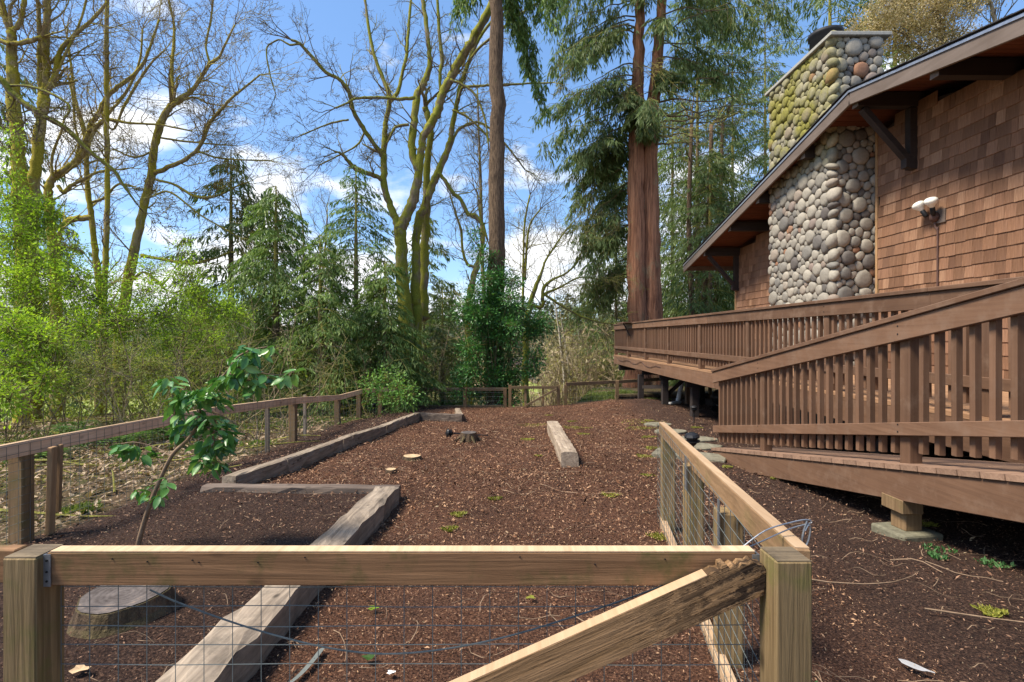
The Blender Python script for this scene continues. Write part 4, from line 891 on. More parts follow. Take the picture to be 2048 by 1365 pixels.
# ------------------------------------------------------------------ trees
BR = np.random.default_rng(42)
def grow(mb, tips, p, d, L, r, lvl, up=.12, wob_=.35, kids=5):
    n = 6 if lvl > 0 else 4; pts = [p.copy()]; q = p.copy(); dd = d / (np.linalg.norm(d) + 1e-9); dirs = [dd]
    for k in range(n):
        dd = dd + BR.normal(0, wob_ * .45, 3) + np.array([0, 0, up * .5]); dd /= np.linalg.norm(dd); q = q + dd * L / n; pts.append(q.copy()); dirs.append(dd)
    pts = np.array(pts); rad = np.linspace(r, max(r * .35, .0035), n + 1)
    if lvl > 0: mb.tube(pts, rad, 5 if r > .03 else 3, cap=False)
    else: mb.tube(pts[::2] if n == 4 else pts, rad[::2] if n == 4 else rad, 3, cap=False)
    tips.append(pts[-1])
    if lvl > 0:
        for k in range(kids):
            t = BR.uniform(.25, 1.0); i = min(n - 1, int(t * n)); s_ = BR.normal(0, 1, 3); s_ -= dirs[i] * (s_ @ dirs[i]); s_ /= np.linalg.norm(s_) + 1e-9
            nd = dirs[i] * BR.uniform(.5, 1) + s_ * BR.uniform(.5, 1.0); grow(mb, tips, pts[i] * (1 - (t * n - i)) + pts[i + 1] * (t * n - i) if i < n else pts[-1], nd, L * BR.uniform(.4, .65), max(rad[i] * .55, .004), lvl - 1, up, wob_, kids)
    elif True:
        m_ = 2; i = BR.integers(1, n + 1, m_); A = pts[i]; s_ = BR.normal(0, 1, (m_, 3)); s_ = s_ / np.linalg.norm(s_, axis=1)[:, None] * .7 + np.array(dirs)[i]; B = A + s_ * L * .3; mb.spikes(A, B, .0042); tips.extend(B)
class Tree:
    def __init__(s, name, label, cat, mat, group=None): s.name = name; s.label = label; s.cat = cat; s.mat = mat; s.tr = MB(); s.tw = MB(); s.tips = []; s.base = None; s.group = group
    def limb(s, trace, Yv, twigs=0, tl=1.0, lvl=2, k=8, root=False, dy=0, up=.12, tr=None, kids=4, start=.2, jit=.0):
        """trace rows: px, py, width in px. Yv depth at the start, dy change to the end"""
        n = len(trace); rows = []
        for i, (px, py, w) in enumerate(trace):
            Y = Yv + dy * i / (n - 1); p = P(px, py, Y); rows.append([*p, w * Y / F / 2])
        if root:
            x, y, z, r = rows[0]; g = Gz(x, y); 
            if z > g: rows = [[x, y, g - .15, r * 1.35], [x, y, g + (z - g) * .25, r * 1.12]] + rows if z - g > .6 else [[x, y, g - .1, r * 1.2]] + rows
            s.base = (rows[0][0], rows[0][1], Gz(rows[0][0], rows[0][1]))
        q = smooth_path(np.array(rows), 5); pts, rad = q[:, :3].copy(), np.maximum(q[:, 3], .004)
        pts += BR.normal(0, 1, pts.shape) * rad[:, None] * np.where(rad > .2, .03, .10)[:, None]
        s.tr.tube(pts, rad * (1 + np.where(rad > .2, .012, .04) * np.sin(np.arange(len(rad)) * 1.7 + len(rad))), k, .10)
        L = len(pts)
        for _ in range(int(twigs * 1.35)):
            i = int(BR.uniform(start, 1) * (L - 2)); d = pts[i + 1] - pts[i]; d /= np.linalg.norm(d) + 1e-9; sd = BR.normal(0, 1, 3); sd -= d * (sd @ d); sd /= np.linalg.norm(sd); nd = d * BR.uniform(.3, 1) + sd + np.array([0, 0, up * 2])
            grow(s.tw, s.tips, pts[i], nd, tl * BR.uniform(.55, 1.25), max(.006, min(rad[i] * .38, .03)), lvl, up, .4, kids)
        # a spray at the tip
        if twigs: 
            d = pts[-1] - pts[-2]
            for _ in range(3): grow(s.tw, s.tips, pts[-1], d / (np.linalg.norm(d) + 1e-9) + BR.normal(0, .35, 3), tl, max(.006, rad[-1] * .6), lvl, up, .4, kids)
        return pts, rad
    def done(s, buds=None, budsize=.03, extra=None):
        e = empty(s.name, s.base, s.label, s.cat, s.group); s.tr.build('trunk', s.mat, e, True)
        if s.tw.n: tag(s.tw.build('twigs', M['twiggold'] if s.mat is M['maple2'] else M['twig'], e), kind='stuff')
        if buds and s.tips:
            T = np.array(s.tips); n = len(T); mb = MB(); mb.cards(T, BR.normal(0, 1, (n, 3)), BR.normal(0, 1, (n, 3)), budsize, budsize * .6); tag(mb.build('buds', M[buds], e), kind='stuff')
        return e
YM = 17.
t = Tree('mossy_maple', 'tall bare mossy maple forking in two just left of the middle', 'tree', M['maple'])
t.limb([(812, 640, 31), (806, 580, 27), (803, 540, 25), (803, 500, 23), (801, 470, 24), (800, 452, 24)], YM, root=True, k=12)
t.limb([(800, 458, 20), (792, 440, 16), (778, 405, 14), (768, 370, 14), (768, 335, 13), (767, 308, 12)], YM, 3, .8)
t.limb([(767, 310, 11), (752, 293, 9), (730, 262, 9), (711, 231, 9), (702, 205, 8), (697, 183, 8), (680, 160, 7), (652, 145, 7), (620, 110, 7), (600, 88, 6), (582, 80, 5)], YM, 9, 1.0, dy=-1.5)
t.limb([(768, 308, 11), (769, 275, 11), (772, 240, 10), (779, 205, 10), (777, 185, 9), (765, 155, 8), (748, 110, 7), (738, 60, 6), (730, 0, 5), (724, -60, 4)], YM, 10, 1.1, dy=.8)
t.limb([(779, 205, 8), (795, 185, 8), (804, 150, 7), (813, 110, 7), (817, 60, 6), (822, 0, 5), (826, -60, 4)], YM, 8, 1.0, dy=1)
t.limb([(800, 460, 22), (812, 435, 21), (824, 405, 20), (834, 370, 18), (840, 330, 16), (843, 295, 15), (849, 270, 15), (865, 245, 17), (876, 220, 17), (884, 190, 17), (900, 160, 17), (918, 125, 17), (938, 92, 17), (960, 55, 16), (985, 5, 16), (1005, -60, 14)], YM, 8, 1.1, dy=-1, k=10)
t.limb([(838, 345, 13), (828, 320, 15), (824, 285, 15), (828, 250, 15), (832, 205, 15), (838, 182, 14), (852, 155, 13), (859, 132, 11), (857, 90, 8), (852, 45, 9), (846, 0, 8), (840, -60, 5)], YM - .3, 8, 1.1, dy=.5)
t.limb([(768, 362, 9), (750, 352, 9), (730, 345, 9), (712, 338, 10), (698, 325, 8), (688, 313, 6), (678, 305, 5)], YM, 4, .8, dy=-1.2, lvl=2)
t.limb([(830, 196, 7), (800, 199, 7), (770, 196, 6), (735, 196, 6), (710, 198, 5), (692, 208, 4), (672, 216, 4)], YM - .4, 5, .9, dy=-1)
t.limb([(818, 249, 6), (800, 252, 6), (788, 258, 5), (780, 275, 5), (773, 288, 3)], YM - .3, 4, .8)
t.limb([(881, 190, 6), (880, 147, 7), (884, 120, 8), (879, 70, 7), (876, 20, 6), (870, -50, 4)], YM, 7, 1)
t.limb([(900, 160, 6), (925, 170, 5), (950, 190, 5), (970, 240, 4), (978, 300, 3)], YM - 1, 6, .9)
t.limb([(697, 240, 4), (670, 245, 4), (640, 255, 3), (610, 268, 3), (596, 274, 2)], YM - .6, 5, .8)
t.limb([(730, 262, 4), (715, 290, 4), (680, 310, 3), (640, 330, 3)], YM, 5, 1.0, up=-.1)
t.limb([(600, 88, 4), (580, 90, 4), (560, 80, 3), (545, 86, 3), (533, 100, 3), (540, 150, 3), (552, 190, 2)], YM - 1.4, 3, .6, up=-.1)
t.done('bud')
t = Tree('mossy_maple', 'pair of thin mossy maple trunks standing just right of the forking maple', 'tree', M['maple'])
t.limb([(834, 640, 22), (831, 597, 20), (831, 540, 18), (832, 498, 17), (833, 465, 16), (838, 440, 17), (848, 415, 17), (859, 388, 15), (868, 362, 15), (880, 337, 14), (893, 305, 13), (901, 280, 11), (904, 255, 11), (909, 230, 10), (915, 205, 9), (920, 175, 9), (929, 150, 8), (940, 118, 8), (952, 90, 7), (970, 60, 6), (1000, 25, 6), (1040, -10, 5)], YM + .3, 12, 1.1, root=True, k=10)
t.limb([(849, 640, 22), (847, 590, 20), (848, 523, 18), (851, 450, 17), (853, 400, 16), (854, 350, 14), (857, 300, 13), (862, 265, 12), (856, 235, 12), (850, 215, 13)], YM + .8, 6, .9, root=False, k=10)
t.limb([(900, 300, 5), (915, 262, 6), (940, 248, 6), (960, 246, 5), (985, 262, 4), (1020, 300, 4), (1050, 340, 3)], YM + .3, 8, 1.1, up=-.05)
t.limb([(878, 345, 7), (890, 362, 8), (905, 385, 8), (922, 400, 8), (935, 428, 8), (950, 433, 9), (965, 450, 7), (975, 480, 4)], YM + .2, 6, .9, up=-.05)
t.limb([(916, 200, 5), (925, 176, 5), (950, 173, 5), (980, 171, 5), (1010, 170, 5), (1045, 168, 4), (1105, 166, 3)], YM, 5, .7, dy=-.8)
t.limb([(935, 125, 5), (960, 95, 5), (990, 70, 5), (1020, 45, 5), (1060, 15, 4), (1100, -10, 3)], YM, 7, .9, dy=-.8)
t.limb([(905, 220, 5), (935, 235, 4), (965, 262, 4), (985, 290, 3)], YM, 8, 1.2, up=-.12)
t.done('bud')
MG = M['maple2']
t = Tree('mossy_maple', 'thick mossy trunk at the far left edge, leftmost of the left maples', 'tree', MG)
t.limb([(52, 640, 30), (48, 540, 27), (44, 450, 26), (40, 380, 25), (37, 330, 24), (35, 276, 22), (29, 230, 23), (24, 195, 22), (27, 155, 20), (24, 120, 18), (24, 80, 16), (22, 60, 14)], 12.5, 4, 1, root=True, k=12)
t.limb([(22, 66, 10), (12, 40, 10), (5, 10, 9), (-6, -30, 8)], 12.5, 3, 1); t.limb([(24, 64, 9), (38, 50, 9), (44, 30, 8), (50, 0, 8), (54, -40, 6)], 12.5, 5, 1)
t.limb([(-30, 60, 8), (0, 82, 9), (30, 88, 9), (60, 82, 9), (85, 75, 8)], 12.3, 3, .8); t.limb([(35, 260, 6), (20, 200, 5), (12, 160, 4)], 12.5, 5, 1); t.done('bud')
t = Tree('mossy_maple', 'second mossy maple trunk from the left edge, with a knotty crook', 'tree', MG)
t.limb([(66, 620, 24), (64, 520, 22), (62, 430, 21), (68, 370, 20), (74, 320, 19), (77, 276, 19), (82, 235, 18), (88, 200, 20), (86, 180, 17)], 13.0, 3, 1, root=True, k=10)
t.limb([(86, 190, 11), (80, 160, 11), (81, 117, 10), (79, 60, 8), (76, 0, 7), (72, -50, 6)], 13, 7, 1.1); t.limb([(88, 190, 12), (93, 150, 12), (91, 100, 12), (93, 50, 12), (96, 0, 11), (99, -60, 9)], 13, 8, 1.1)
t.limb([(92, 190, 11), (104, 165, 10), (112, 140, 10), (122, 100, 8), (150, 70, 7), (185, 40, 6), (215, 5, 5)], 13, 10, 1.2); t.limb([(76, 190, 4), (110, 150, 4), (135, 100, 5), (160, 45, 4), (178, -20, 4)], 13, 6, 1.1); t.done('bud')
t = Tree('curved_maple', 'golden mossy maple with a sharply bowed trunk curving right', 'tree', MG)
t.limb([(112, 620, 19), (108, 520, 17), (102, 450, 16), (98, 410, 16), (97, 382, 15), (106, 355, 13), (128, 342, 13), (150, 325, 12), (166, 304, 11), (173, 278, 9), (182, 250, 9), (200, 222, 9), (214, 195, 8), (235, 175, 8), (262, 155, 7), (285, 130, 6), (300, 95, 5), (318, 40, 4)], 14.5, 16, 1.3, root=True)
t.limb([(116, 372, 7), (128, 385, 8), (142, 372, 7), (165, 360, 6), (195, 345, 5), (230, 340, 4)], 14.5, 6, 1.2)
t.limb([(106, 358, 5), (103, 330, 5), (108, 300, 5), (120, 270, 4), (128, 240, 3)], 14.3, 5, 1.1); t.limb([(176, 265, 7), (190, 255, 8), (215, 240, 7), (260, 247, 5), (320, 250, 4), (380, 262, 3)], 14.4, 8, 1.1, up=0); t.limb([(150, 322, 5), (158, 290, 5), (150, 250, 4), (146, 200, 4), (136, 150, 3)], 14.5, 8, 1.2)
t.limb([(200, 222, 5), (225, 260, 4), (245, 220, 5), (270, 175, 5), (300, 130, 4), (330, 100, 3)], 14.5, 8, 1.2); t.done('bud')
t = Tree('mossy_maple', 'slender mossy maple with a golden elbow limb left of the thin straight trunk', 'tree', MG)
t.limb([(205, 640, 13), (198, 560, 12), (190, 500, 11), (184, 440, 10), (178, 400, 10), (174, 350, 9), (172, 300, 9), (168, 260, 8), (150, 200, 6), (143, 140, 5), (135, 80, 4)], 15.5, 12, 1.2, root=True)
t.limb([(186, 436, 10), (170, 437, 12), (150, 438, 12), (130, 447, 12), (122, 462, 9), (117, 490, 6)], 15.5, 2, .8); t.limb([(184, 405, 5), (210, 395, 5), (235, 370, 4), (262, 372, 4)], 15.5, 5, 1); t.limb([(176, 300, 6), (185, 270, 6), (220, 225, 5), (255, 180, 5), (280, 120, 4), (285, 60, 3)], 15.5, 9, 1.2); t.done('bud')
t = Tree('slender_alder', 'thin perfectly straight trunk left of the leaning pale maple', 'tree', M['maple2'])
t.limb([(196, 760, 12), (204, 640, 11), (212, 500, 10), (215, 400, 9), (214, 300, 9), (213, 200, 9), (213, 100, 8), (214, 0, 7), (214, -60, 6)], 14, 24, .7, root=True, lvl=1, start=.3); t.done('bud')
t = Tree('leaning_maple', 'pale maple leaning right with a wide fan of bare branches against the sky', 'tree', M['maple2'])
t.limb([(238, 680, 21), (247, 615, 19), (262, 540, 18), (275, 470, 16), (290, 405, 15), (303, 345, 15), (309, 300, 14), (318, 258, 14), (330, 230, 13), (343, 210, 12)], 15, 6, 1, root=True, k=10)
t.limb([(343, 212, 9), (346, 180, 7), (343, 140, 7), (347, 95, 6), (348, 50, 5), (338, 5, 4), (330, -50, 4)], 15, 14, 1.2, dy=1); t.limb([(343, 212, 10), (362, 200, 9), (385, 180, 8), (402, 155, 7), (420, 128, 7), (438, 115, 5), (450, 90, 4), (470, 50, 3)], 15, 14, 1.1, dy=-1)
t.limb([(420, 130, 5), (412, 90, 4), (422, 40, 4), (428, -20, 3)], 15, 8, 1); t.limb([(308, 347, 10), (330, 338, 9), (365, 322, 8), (395, 300, 7), (408, 275, 7), (420, 245, 6), (440, 222, 6), (465, 195, 5), (490, 175, 4), (520, 150, 3)], 15, 18, 1.1, dy=-1.5)
t.limb([(390, 300, 4), (430, 315, 4), (480, 320, 3), (540, 322, 3)], 14.5, 9, .9, up=0); t.limb([(316, 275, 4), (360, 282, 4), (420, 288, 3), (470, 292, 2)], 15, 9, 1, up=0); t.limb([(350, 210, 4), (385, 195, 4), (420, 208, 3), (470, 215, 2)], 15, 7, .9)
t.limb([(283, 512, 8), (310, 516, 6), (345, 523, 6), (385, 527, 6), (420, 520, 5), (460, 505, 4)], 14.6, 6, .8); t.limb([(268, 560, 6), (285, 545, 5), (305, 555, 5), (330, 580, 4)], 14.8, 4, .7)
t.limb([(312, 360, 5), (350, 370, 5), (390, 393, 6), (430, 393, 5), (480, 370, 3)], 14.7, 9, 1.0, up=0); t.limb([(300, 395, 4), (340, 385, 4), (400, 430, 3), (470, 470, 3)], 14.4, 7, 1.1, up=-.1); t.limb([(312, 300, 4), (270, 315, 4), (230, 300, 3)], 15, 7, 1.0); t.done('bud')
t = Tree('overhanging_maple', 'mossy branch sweeping down from a maple beyond the left edge', 'tree', M['maple'])
t.limb([(-420, 520, 46), (-410, 300, 42), (-380, 120, 30)], 8, 0, root=True); t.limb([(-395, 160, 20), (-260, 90, 14), (-120, 110, 12), (-40, 140, 11), (0, 157, 11), (18, 180, 12), (40, 200, 11), (70, 222, 11), (100, 240, 10), (125, 252, 10), (150, 275, 9), (175, 300, 9), (200, 320, 8), (228, 342, 7), (245, 368, 6), (262, 392, 4), (275, 410, 3)], 8, 9, .55, dy=.6)
t.limb([(20, 172, 5), (50, 172, 5), (90, 183, 5), (125, 200, 5), (140, 218, 4), (128, 240, 4)], 8.2, 4, .4); t.done('bud')
t = Tree('bare_tree', 'bare mossy tree bending left of the dark laurel', 'tree', M['maple2'])
t.limb([(936, 660, 14), (938, 600, 13), (946, 560, 12), (955, 530, 12), (962, 505, 9), (968, 470, 5), (960, 430, 4), (955, 390, 3)], 18, 12, 1.2, root=True); t.limb([(953, 535, 6), (935, 528, 6), (925, 500, 5), (922, 460, 5), (912, 430, 4), (900, 390, 3)], 18, 9, 1.2); t.done()
t = Tree('bare_tree', 'arching bare mossy tree right of the straight fir trunk', 'tree', M['maple'])
t.limb([(1052, 690, 13), (1055, 640, 12), (1063, 600, 10), (1075, 565, 8), (1082, 550, 7)], 19, 0, root=True); t.limb([(1080, 555, 6), (1092, 520, 4), (1105, 500, 4), (1125, 470, 3), (1150, 440, 2)], 19, 14, 1.3); t.limb([(1084, 600, 7), (1088, 575, 7), (1105, 560, 5), (1130, 548, 4), (1150, 530, 4), (1165, 500, 3), (1172, 470, 2)], 19, 16, 1.3, up=0)
t.limb([(1058, 610, 8), (1084, 614, 7), (1088, 590, 6), (1120, 575, 4), (1160, 555, 3), (1200, 560, 2)], 19, 14, 1.2, up=-.03); t.limb([(1090, 590, 5), (1120, 610, 5), (1160, 632, 4), (1200, 645, 3), (1235, 650, 2)], 19, 16, 1.2, up=-.12)
t.limb([(1046, 620, 5), (1046, 560, 5), (1047, 500, 4), (1050, 440, 4), (1060, 390, 3)], 20, 16, 1.3); t.limb([(1050, 560, 5), (1053, 500, 5), (1060, 450, 4), (1080, 420, 3)], 20, 10, 1.3); t.done()
t = Tree('bare_tree', 'thin faint bare tree directly behind the fork of mossy maples', 'tree', M['twig'])
t.limb([(970, 640, 8), (965, 520, 7), (962, 400, 6), (960, 330, 5), (957, 250, 4), (955, 180, 3)], 26, 26, 1.7, root=True, lvl=2); t.done()
t = Tree('bare_tree', 'faint bare sapling clump showing between the two mossy maples and the left conifers', 'tree', M['twig'])
t.limb([(610, 680, 6), (608, 560, 5), (606, 460, 4), (600, 420, 3)], 24, 16, 1.6, root=True, lvl=2); t.limb([(640, 600, 4), (650, 500, 4), (655, 430, 3)], 24, 10, 1.5, lvl=2); t.done()

# straight fir
def trunk_tree(name, label, rows, Y, mat, k=14, lump=.05):
    t = Tree(name, label, 'tree', mat); t.limb(rows, Y, root=True, k=k); return t
t = trunk_tree('fir_tree', 'tall straight brown fir trunk behind the gate at the middle', [(991, 790, 38), (991, 740, 35), (992, 600, 34), (993, 450, 32), (993, 300, 30), (993, 150, 27), (993, 0, 26), (993, -120, 24)], 14.2, M['fir'], 18)
fir_e = t.done()
def frond_cards(mb, pts, dens, ln, wd, droop, spread, rng):
    """hanging sprays along a branch path"""
    seg = np.diff(pts, axis=0); sl_ = np.linalg.norm(seg, axis=1); tot = sl_.sum(); n = max(3, int(tot * dens)); t = np.sort(rng.random(n)) ** .8 * (len(pts) - 1.001); i = t.astype(int); f = (t - i)[:, None]
    A = pts[i] * (1 - f) + pts[i + 1] * f; d = seg[i] / (sl_[i][:, None] + 1e-9); sd = np.cross(d, [0, 0, 1]); sd /= np.linalg.norm(sd, axis=1)[:, None] + 1e-9
    sg = np.where(rng.random(n) < .5, -1, 1)[:, None]; q = rng.random((n, 1)) * spread; A = A + sd * sg * q - np.array([0, 0, 1]) * q * droop * .6
    D = d * rng.uniform(.2, .9, (n, 1)) + sd * sg * rng.uniform(.2, 1, (n, 1)) + np.array([0, 0, -1]) * droop * rng.uniform(.4, 1.4, (n, 1)) + rng.normal(0, .25, (n, 3))
    N = np.array([0, 0, 1.]) + rng.normal(0, .5, (n, 3)); L = ln * rng.uniform(.6, 1.4, n); mb.cards(A, D, N, L, L * wd, .1)
def conifer(name, label, x, y, ztop, hlow, rad, mat_leaf, nb=90, dens=70, ln=.22, wd=.22, droop=.8, spread=.3, seed=1, trunk_r=.1, mat_tr='twig', sag=.25, lean=0, az=None, group=None, ztrunk=None, shape=.8, brr=.012):
    rng = np.random.default_rng(seed); g = Gz(x, y); e = empty(name, (x, y, g), label, 'tree', group)
    H = ztop - g; tb = MB(); zt = ztrunk if ztrunk else ztop; tb.tube(np.array([[x, y, g - .1], [x + lean * .3, y, g + (zt - g) * .5], [x + lean, y, zt]]), [trunk_r * 1.2, trunk_r * .8, trunk_r * .15], 8, .06); tb.build('trunk', M[mat_tr], e, True)
    fb = MB(); bb_ = MB()
    for k in range(nb):
        u = (k + rng.random()) / nb; h = hlow + (H - hlow) * u; a = rng.random() * 2 * math.pi if az is None else rng.uniform(*az); L = rad * (1 - u) ** shape * rng.uniform(.65, 1.15) + .12
        d = np.array([math.cos(a), math.sin(a), 0.]); n = 7; s_ = np.linspace(0, 1, n)[:, None]; base = np.array([x + lean * u, y, g + h])
        pts = base + d * L * s_ + np.array([0, 0, 1]) * (L * (.12 * s_ - sag * 1.8 * s_ ** 2 + sag * .7 * s_ ** 3)) + rng.normal(0, .02 * L, (n, 3)); bb_.tube(pts, np.linspace(brr, brr * .3, n), 3, cap=False)
        frond_cards(fb, pts[1:], dens, ln, wd, droop, spread * (.4 + .6 * (1 - u)), rng)
    bb_.build('branches', M['twig'], e); fb.build('foliage', mat_leaf, e); return e
H = M['hemlock']; CL = M['cedarleaf']
def cp(px, py, Y): p = P(px, py, Y); return p[0], p[2]
x, z = cp(462, 300, 15.5); conifer('young_conifer', 'sparse dark conifer with a bare pointed top left of centre', x, 15.5, z, .5, 2.6, CL, 120, 60, .24, .2, 1.1, .4, 21, .11, sag=.3, shape=.55)
x, z = cp(552, 372, 13); conifer('young_conifer', 'dense drooping green conifer behind the big leaved camellia', x, 13, z, .2, 1.7, H, 180, 150, .115, .24, 1.0, .35, 22, .1, sag=.48, shape=.42)
x, z = cp(640, 470, 12.2); conifer('young_conifer', 'short bushy green conifer between the two taller young ones', x, 12.2, z, .1, 1.25, H, 120, 140, .11, .24, .9, .3, 23, .07, sag=.45, shape=.4)
x, z = cp(712, 330, 14.2); conifer('young_conifer', 'airy young conifer with thin top left of the mossy maples', x, 14.2, z, .2, 2.2, H, 150, 110, .13, .22, .8, .35, 24, .09, sag=.35, shape=.6)
x, z = cp(770, 520, 13.2); conifer('young_conifer', 'light green feathery conifer at the foot of the forking maple', x, 13.2, z, .1, 1.45, H, 140, 140, .11, .24, .8, .3, 25, .07, sag=.45, shape=.42)
x, z = cp(885, 580, 15.5); conifer('young_conifer', 'dull green conifer between the maple pair and the laurel', x, 15.5, z, .1, 1.1, CL, 80, 100, .14, .22, .7, .3, 26, .07, sag=.15, shape=.6)
x, z = cp(830, 420, 21); conifer('background_conifer', 'dark loose conifer behind the maple pair trunks', x + .4, 21, z, 1, 2.8, CL, 110, 45, .26, .2, 1, .4, 27, .1, sag=.25, shape=.7)
x, z = cp(395, 560, 17); conifer('background_conifer', 'dark low conifer behind the lime shrubs left of centre', x, 17, z, 0, 2.4, CL, 90, 55, .26, .2, .8, .4, 28, .1, sag=.2)
x, z = cp(-10, 60, 21); conifer('background_conifer', 'grey green cedar behind the leftmost maple trunk', x, 21, z, 1, 3.2, CL, 150, 45, .3, .2, 1.2, .4, 29, .15, sag=.4, shape=.4)
x, z = cp(120, 420, 24); conifer('background_conifer', 'dark conifer behind the bowed maple at far left', x, 24, z, 1, 3, CL, 110, 45, .3, .2, 1, .4, 30, .12, sag=.3, shape=.6)
# hanging fir boughs at the top
def boughs(parent, starts, seed, name='bough', mat=None, dens=55, ln=.17, droop=1.6):
    rng = np.random.default_rng(seed); fb = MB(); bb_ = MB()
    for (a, b, c) in starts:
        p = smooth_path(np.array([a, b, c]), 6); bb_.tube(p, np.linspace(.025, .008, len(p)), 4, cap=False)
        for k in range(2, len(p)):
            for _ in range(3):
                L = rng.uniform(.4, 1.3); q = np.array([p[k] + rng.normal(0, .05, 3) + np.array([rng.normal(0, .1), 0, -L * s_]) for s_ in np.linspace(0, 1, 5)]); bb_.tube(q, .004, 3, cap=False); frond_cards(fb, q, dens, ln, .2, droop, .12, rng)
    bb_.build(name, M['twig'], parent); fb.build('foliage', mat or H, parent)
boughs(fir_e, [(P(997, -150, 14.2), P(1040, -90, 14.6), P(1078, -20, 15)), (P(997, -190, 14.2), P(1060, -120, 13.6), P(1110, -30, 13.2)), (P(990, -160, 14.2), P(950, -70, 14.8), P(915, -20, 15.2)), (P(998, -80, 14.4), P(1030, -10, 14.8), P(1055, 90, 15.2)), (P(998, -60, 14.4), P(1050, 40, 15), P(1085, 180, 15.6)), (P(998, -220, 14.3), P(1080, -160, 16), P(1130, -40, 17))], 51)
# twin cedar
t = Tree('twin_cedar', 'massive twin trunked red cedar behind the far end of the deck', 'tree', M['cedar'])
YC = 19.0
t.limb([(1270, 790, 54), (1274, 740, 46), (1275, 640, 39), (1273, 540, 36), (1272, 400, 33), (1272, 300, 30), (1275, 200, 25), (1277, 100, 21), (1281, 0, 19), (1285, -120, 16)], YC, root=True, k=20)
t.limb([(1312, 790, 54), (1306, 740, 46), (1304, 640, 40), (1302, 540, 37), (1300, 400, 34), (1299, 300, 31), (1304, 220, 25), (1313, 150, 22), (1318, 80, 20), (1324, 0, 18), (1330, -120, 15)], YC + .1, root=False, k=20)
BRm = MB(); rng = np.random.default_rng(77); fb = MB(); bb_ = MB()
def cbranch(px, py, L, az, sag, Yc=YC, foliage=True, dens=46, ln=.23, r=.035):
    base = P(px, py, Yc); d = np.array([math.cos(az), math.sin(az), 0]); n = 9; s_ = np.linspace(0, 1, n)[:, None]
    pts = base + d * L * s_ + np.array([0, 0, 1.]) * L * (.1 * s_ - sag * 1.7 * s_ ** 2 + sag * .9 * s_ ** 3) + rng.normal(0, .015 * L, (n, 3)); bb_.tube(pts, np.linspace(r, .006, n), 4, cap=False)
    if foliage:
        for k in range(2, n):
            for _ in range(3):
                ll = rng.uniform(.3, 1.1) * (.6 + .4 * L / 4); sd = rng.normal(0, .35, 3); q = np.array([pts[k] + np.array([sd[0] * s2, sd[1] * s2, -abs(ll) * (s2 ** 1.3)]) + d * s2 * ll * .4 for s2 in np.linspace(0, 1, 5)]); bb_.tube(q, .005, 3, cap=False); frond_cards(fb, q, dens, ln, .17, 1.2, .16, rng)
    else:
        for k in range(2, n): 
            for _ in range(3): s2 = rng.normal(0, 1, 3); bb_.tube(np.array([pts[k], pts[k] + s2 * .25 + d * .2, pts[k] + s2 * .35 + d * .5 - np.array([0, 0, .2])]), .006, 3, cap=False)
for k in range(22): cbranch(1272, rng.uniform(-160, 330), rng.uniform(1.8, 3.6), math.pi + rng.normal(0, .55), rng.uniform(.35, .8))
for k in range(26): cbranch(1268, rng.uniform(250, 570), rng.uniform(1.2, 2.6), math.pi + rng.normal(0, .4), rng.uniform(.35, .9), Yc=YC + 1)
for k in range(19): cbranch(1318, rng.uniform(-160, 120), rng.uniform(2.5, 5.0), rng.normal(0, .6), rng.uniform(.12, .5))
for k in range(7): cbranch(1290, rng.uniform(-150, 90), rng.uniform(1, 2.2), -math.pi / 2 + rng.normal(0, .6), rng.uniform(.5, .9))
for (py, L, sg) in ((250, 3.4, -.02), (225, 4.6, -.08), (275, 3.0, 0), (290, 1.9, .05), (205, 4.3, -.05), (172, 4.2, .0), (230, 3.2, .02), (248, 2.6, .08)): cbranch(1312, py, L, rng.normal(0, .18), sg, foliage=False, r=.045)
for k in range(12): cbranch(1300 + rng.uniform(-30, 30), rng.uniform(120, 260), rng.uniform(.8, 1.6), rng.uniform(-2.5, -.6), rng.uniform(.5, 1.2), foliage=False, r=.02)
cbranch(1280, 232, .8, -1.6, 1.0, dens=120, ln=.22); cbranch(1268, 170, .8, -2.2, 1.2, dens=120, ln=.22); cbranch(1318, 140, .7, -1.2, 1.0, dens=120, ln=.22); cbranch(1275, 200, .7, -2.0, 1.2, dens=120, ln=.22)
ce = t.done(); bb_.build('branches', M['twig'], ce); fb.build('foliage', CL, ce)
# cedars behind the house and deck
bgc = [(1395, -60, 25, 3.6, 'dark cedar right behind the twin trunks'), (1465, 40, 29, 4.2, 'tall cedar whose crown fills the gap left of the chimney'), (1345, 120, 28, 3.2, 'loose cedar visible just right of the twin trunks'), (1530, -40, 31, 4.2, 'tall cedar rising behind the roof beside the mossy chimney top'), (1232, 330, 32, 3.0, 'hazy cedar low behind the left side of the twin trunks'), (1420, 300, 22, 2.6, 'lower cedar with a visible forked trunk above the deck rail')]
for i, (px, py, Y, rd_, lb_) in enumerate(bgc):
    x, z = cp(px, py, Y); conifer('background_cedar', lb_, x, Y, z, 1.0, rd_, CL, 230, 44, .27, .17, 1.0, .5, 60 + i, .12, sag=.35, shape=.38, brr=.02, mat_tr='twig')
for i, (px, py, Y, rd_, lb_) in enumerate([(1660, -160, 22, 3.0, 'green cedar crown showing above the flue'), (1790, -120, 21, 2.8, 'blue green cedar crown right above the chimney cap')]):
    x, z = cp(px, py, Y); conifer('background_cedar', lb_, x, Y, z, 4.5, rd_, H if i else CL, 130, 45, .26, .18, 1.0, .45, 80 + i, .16, sag=.3, shape=.35, brr=.02)
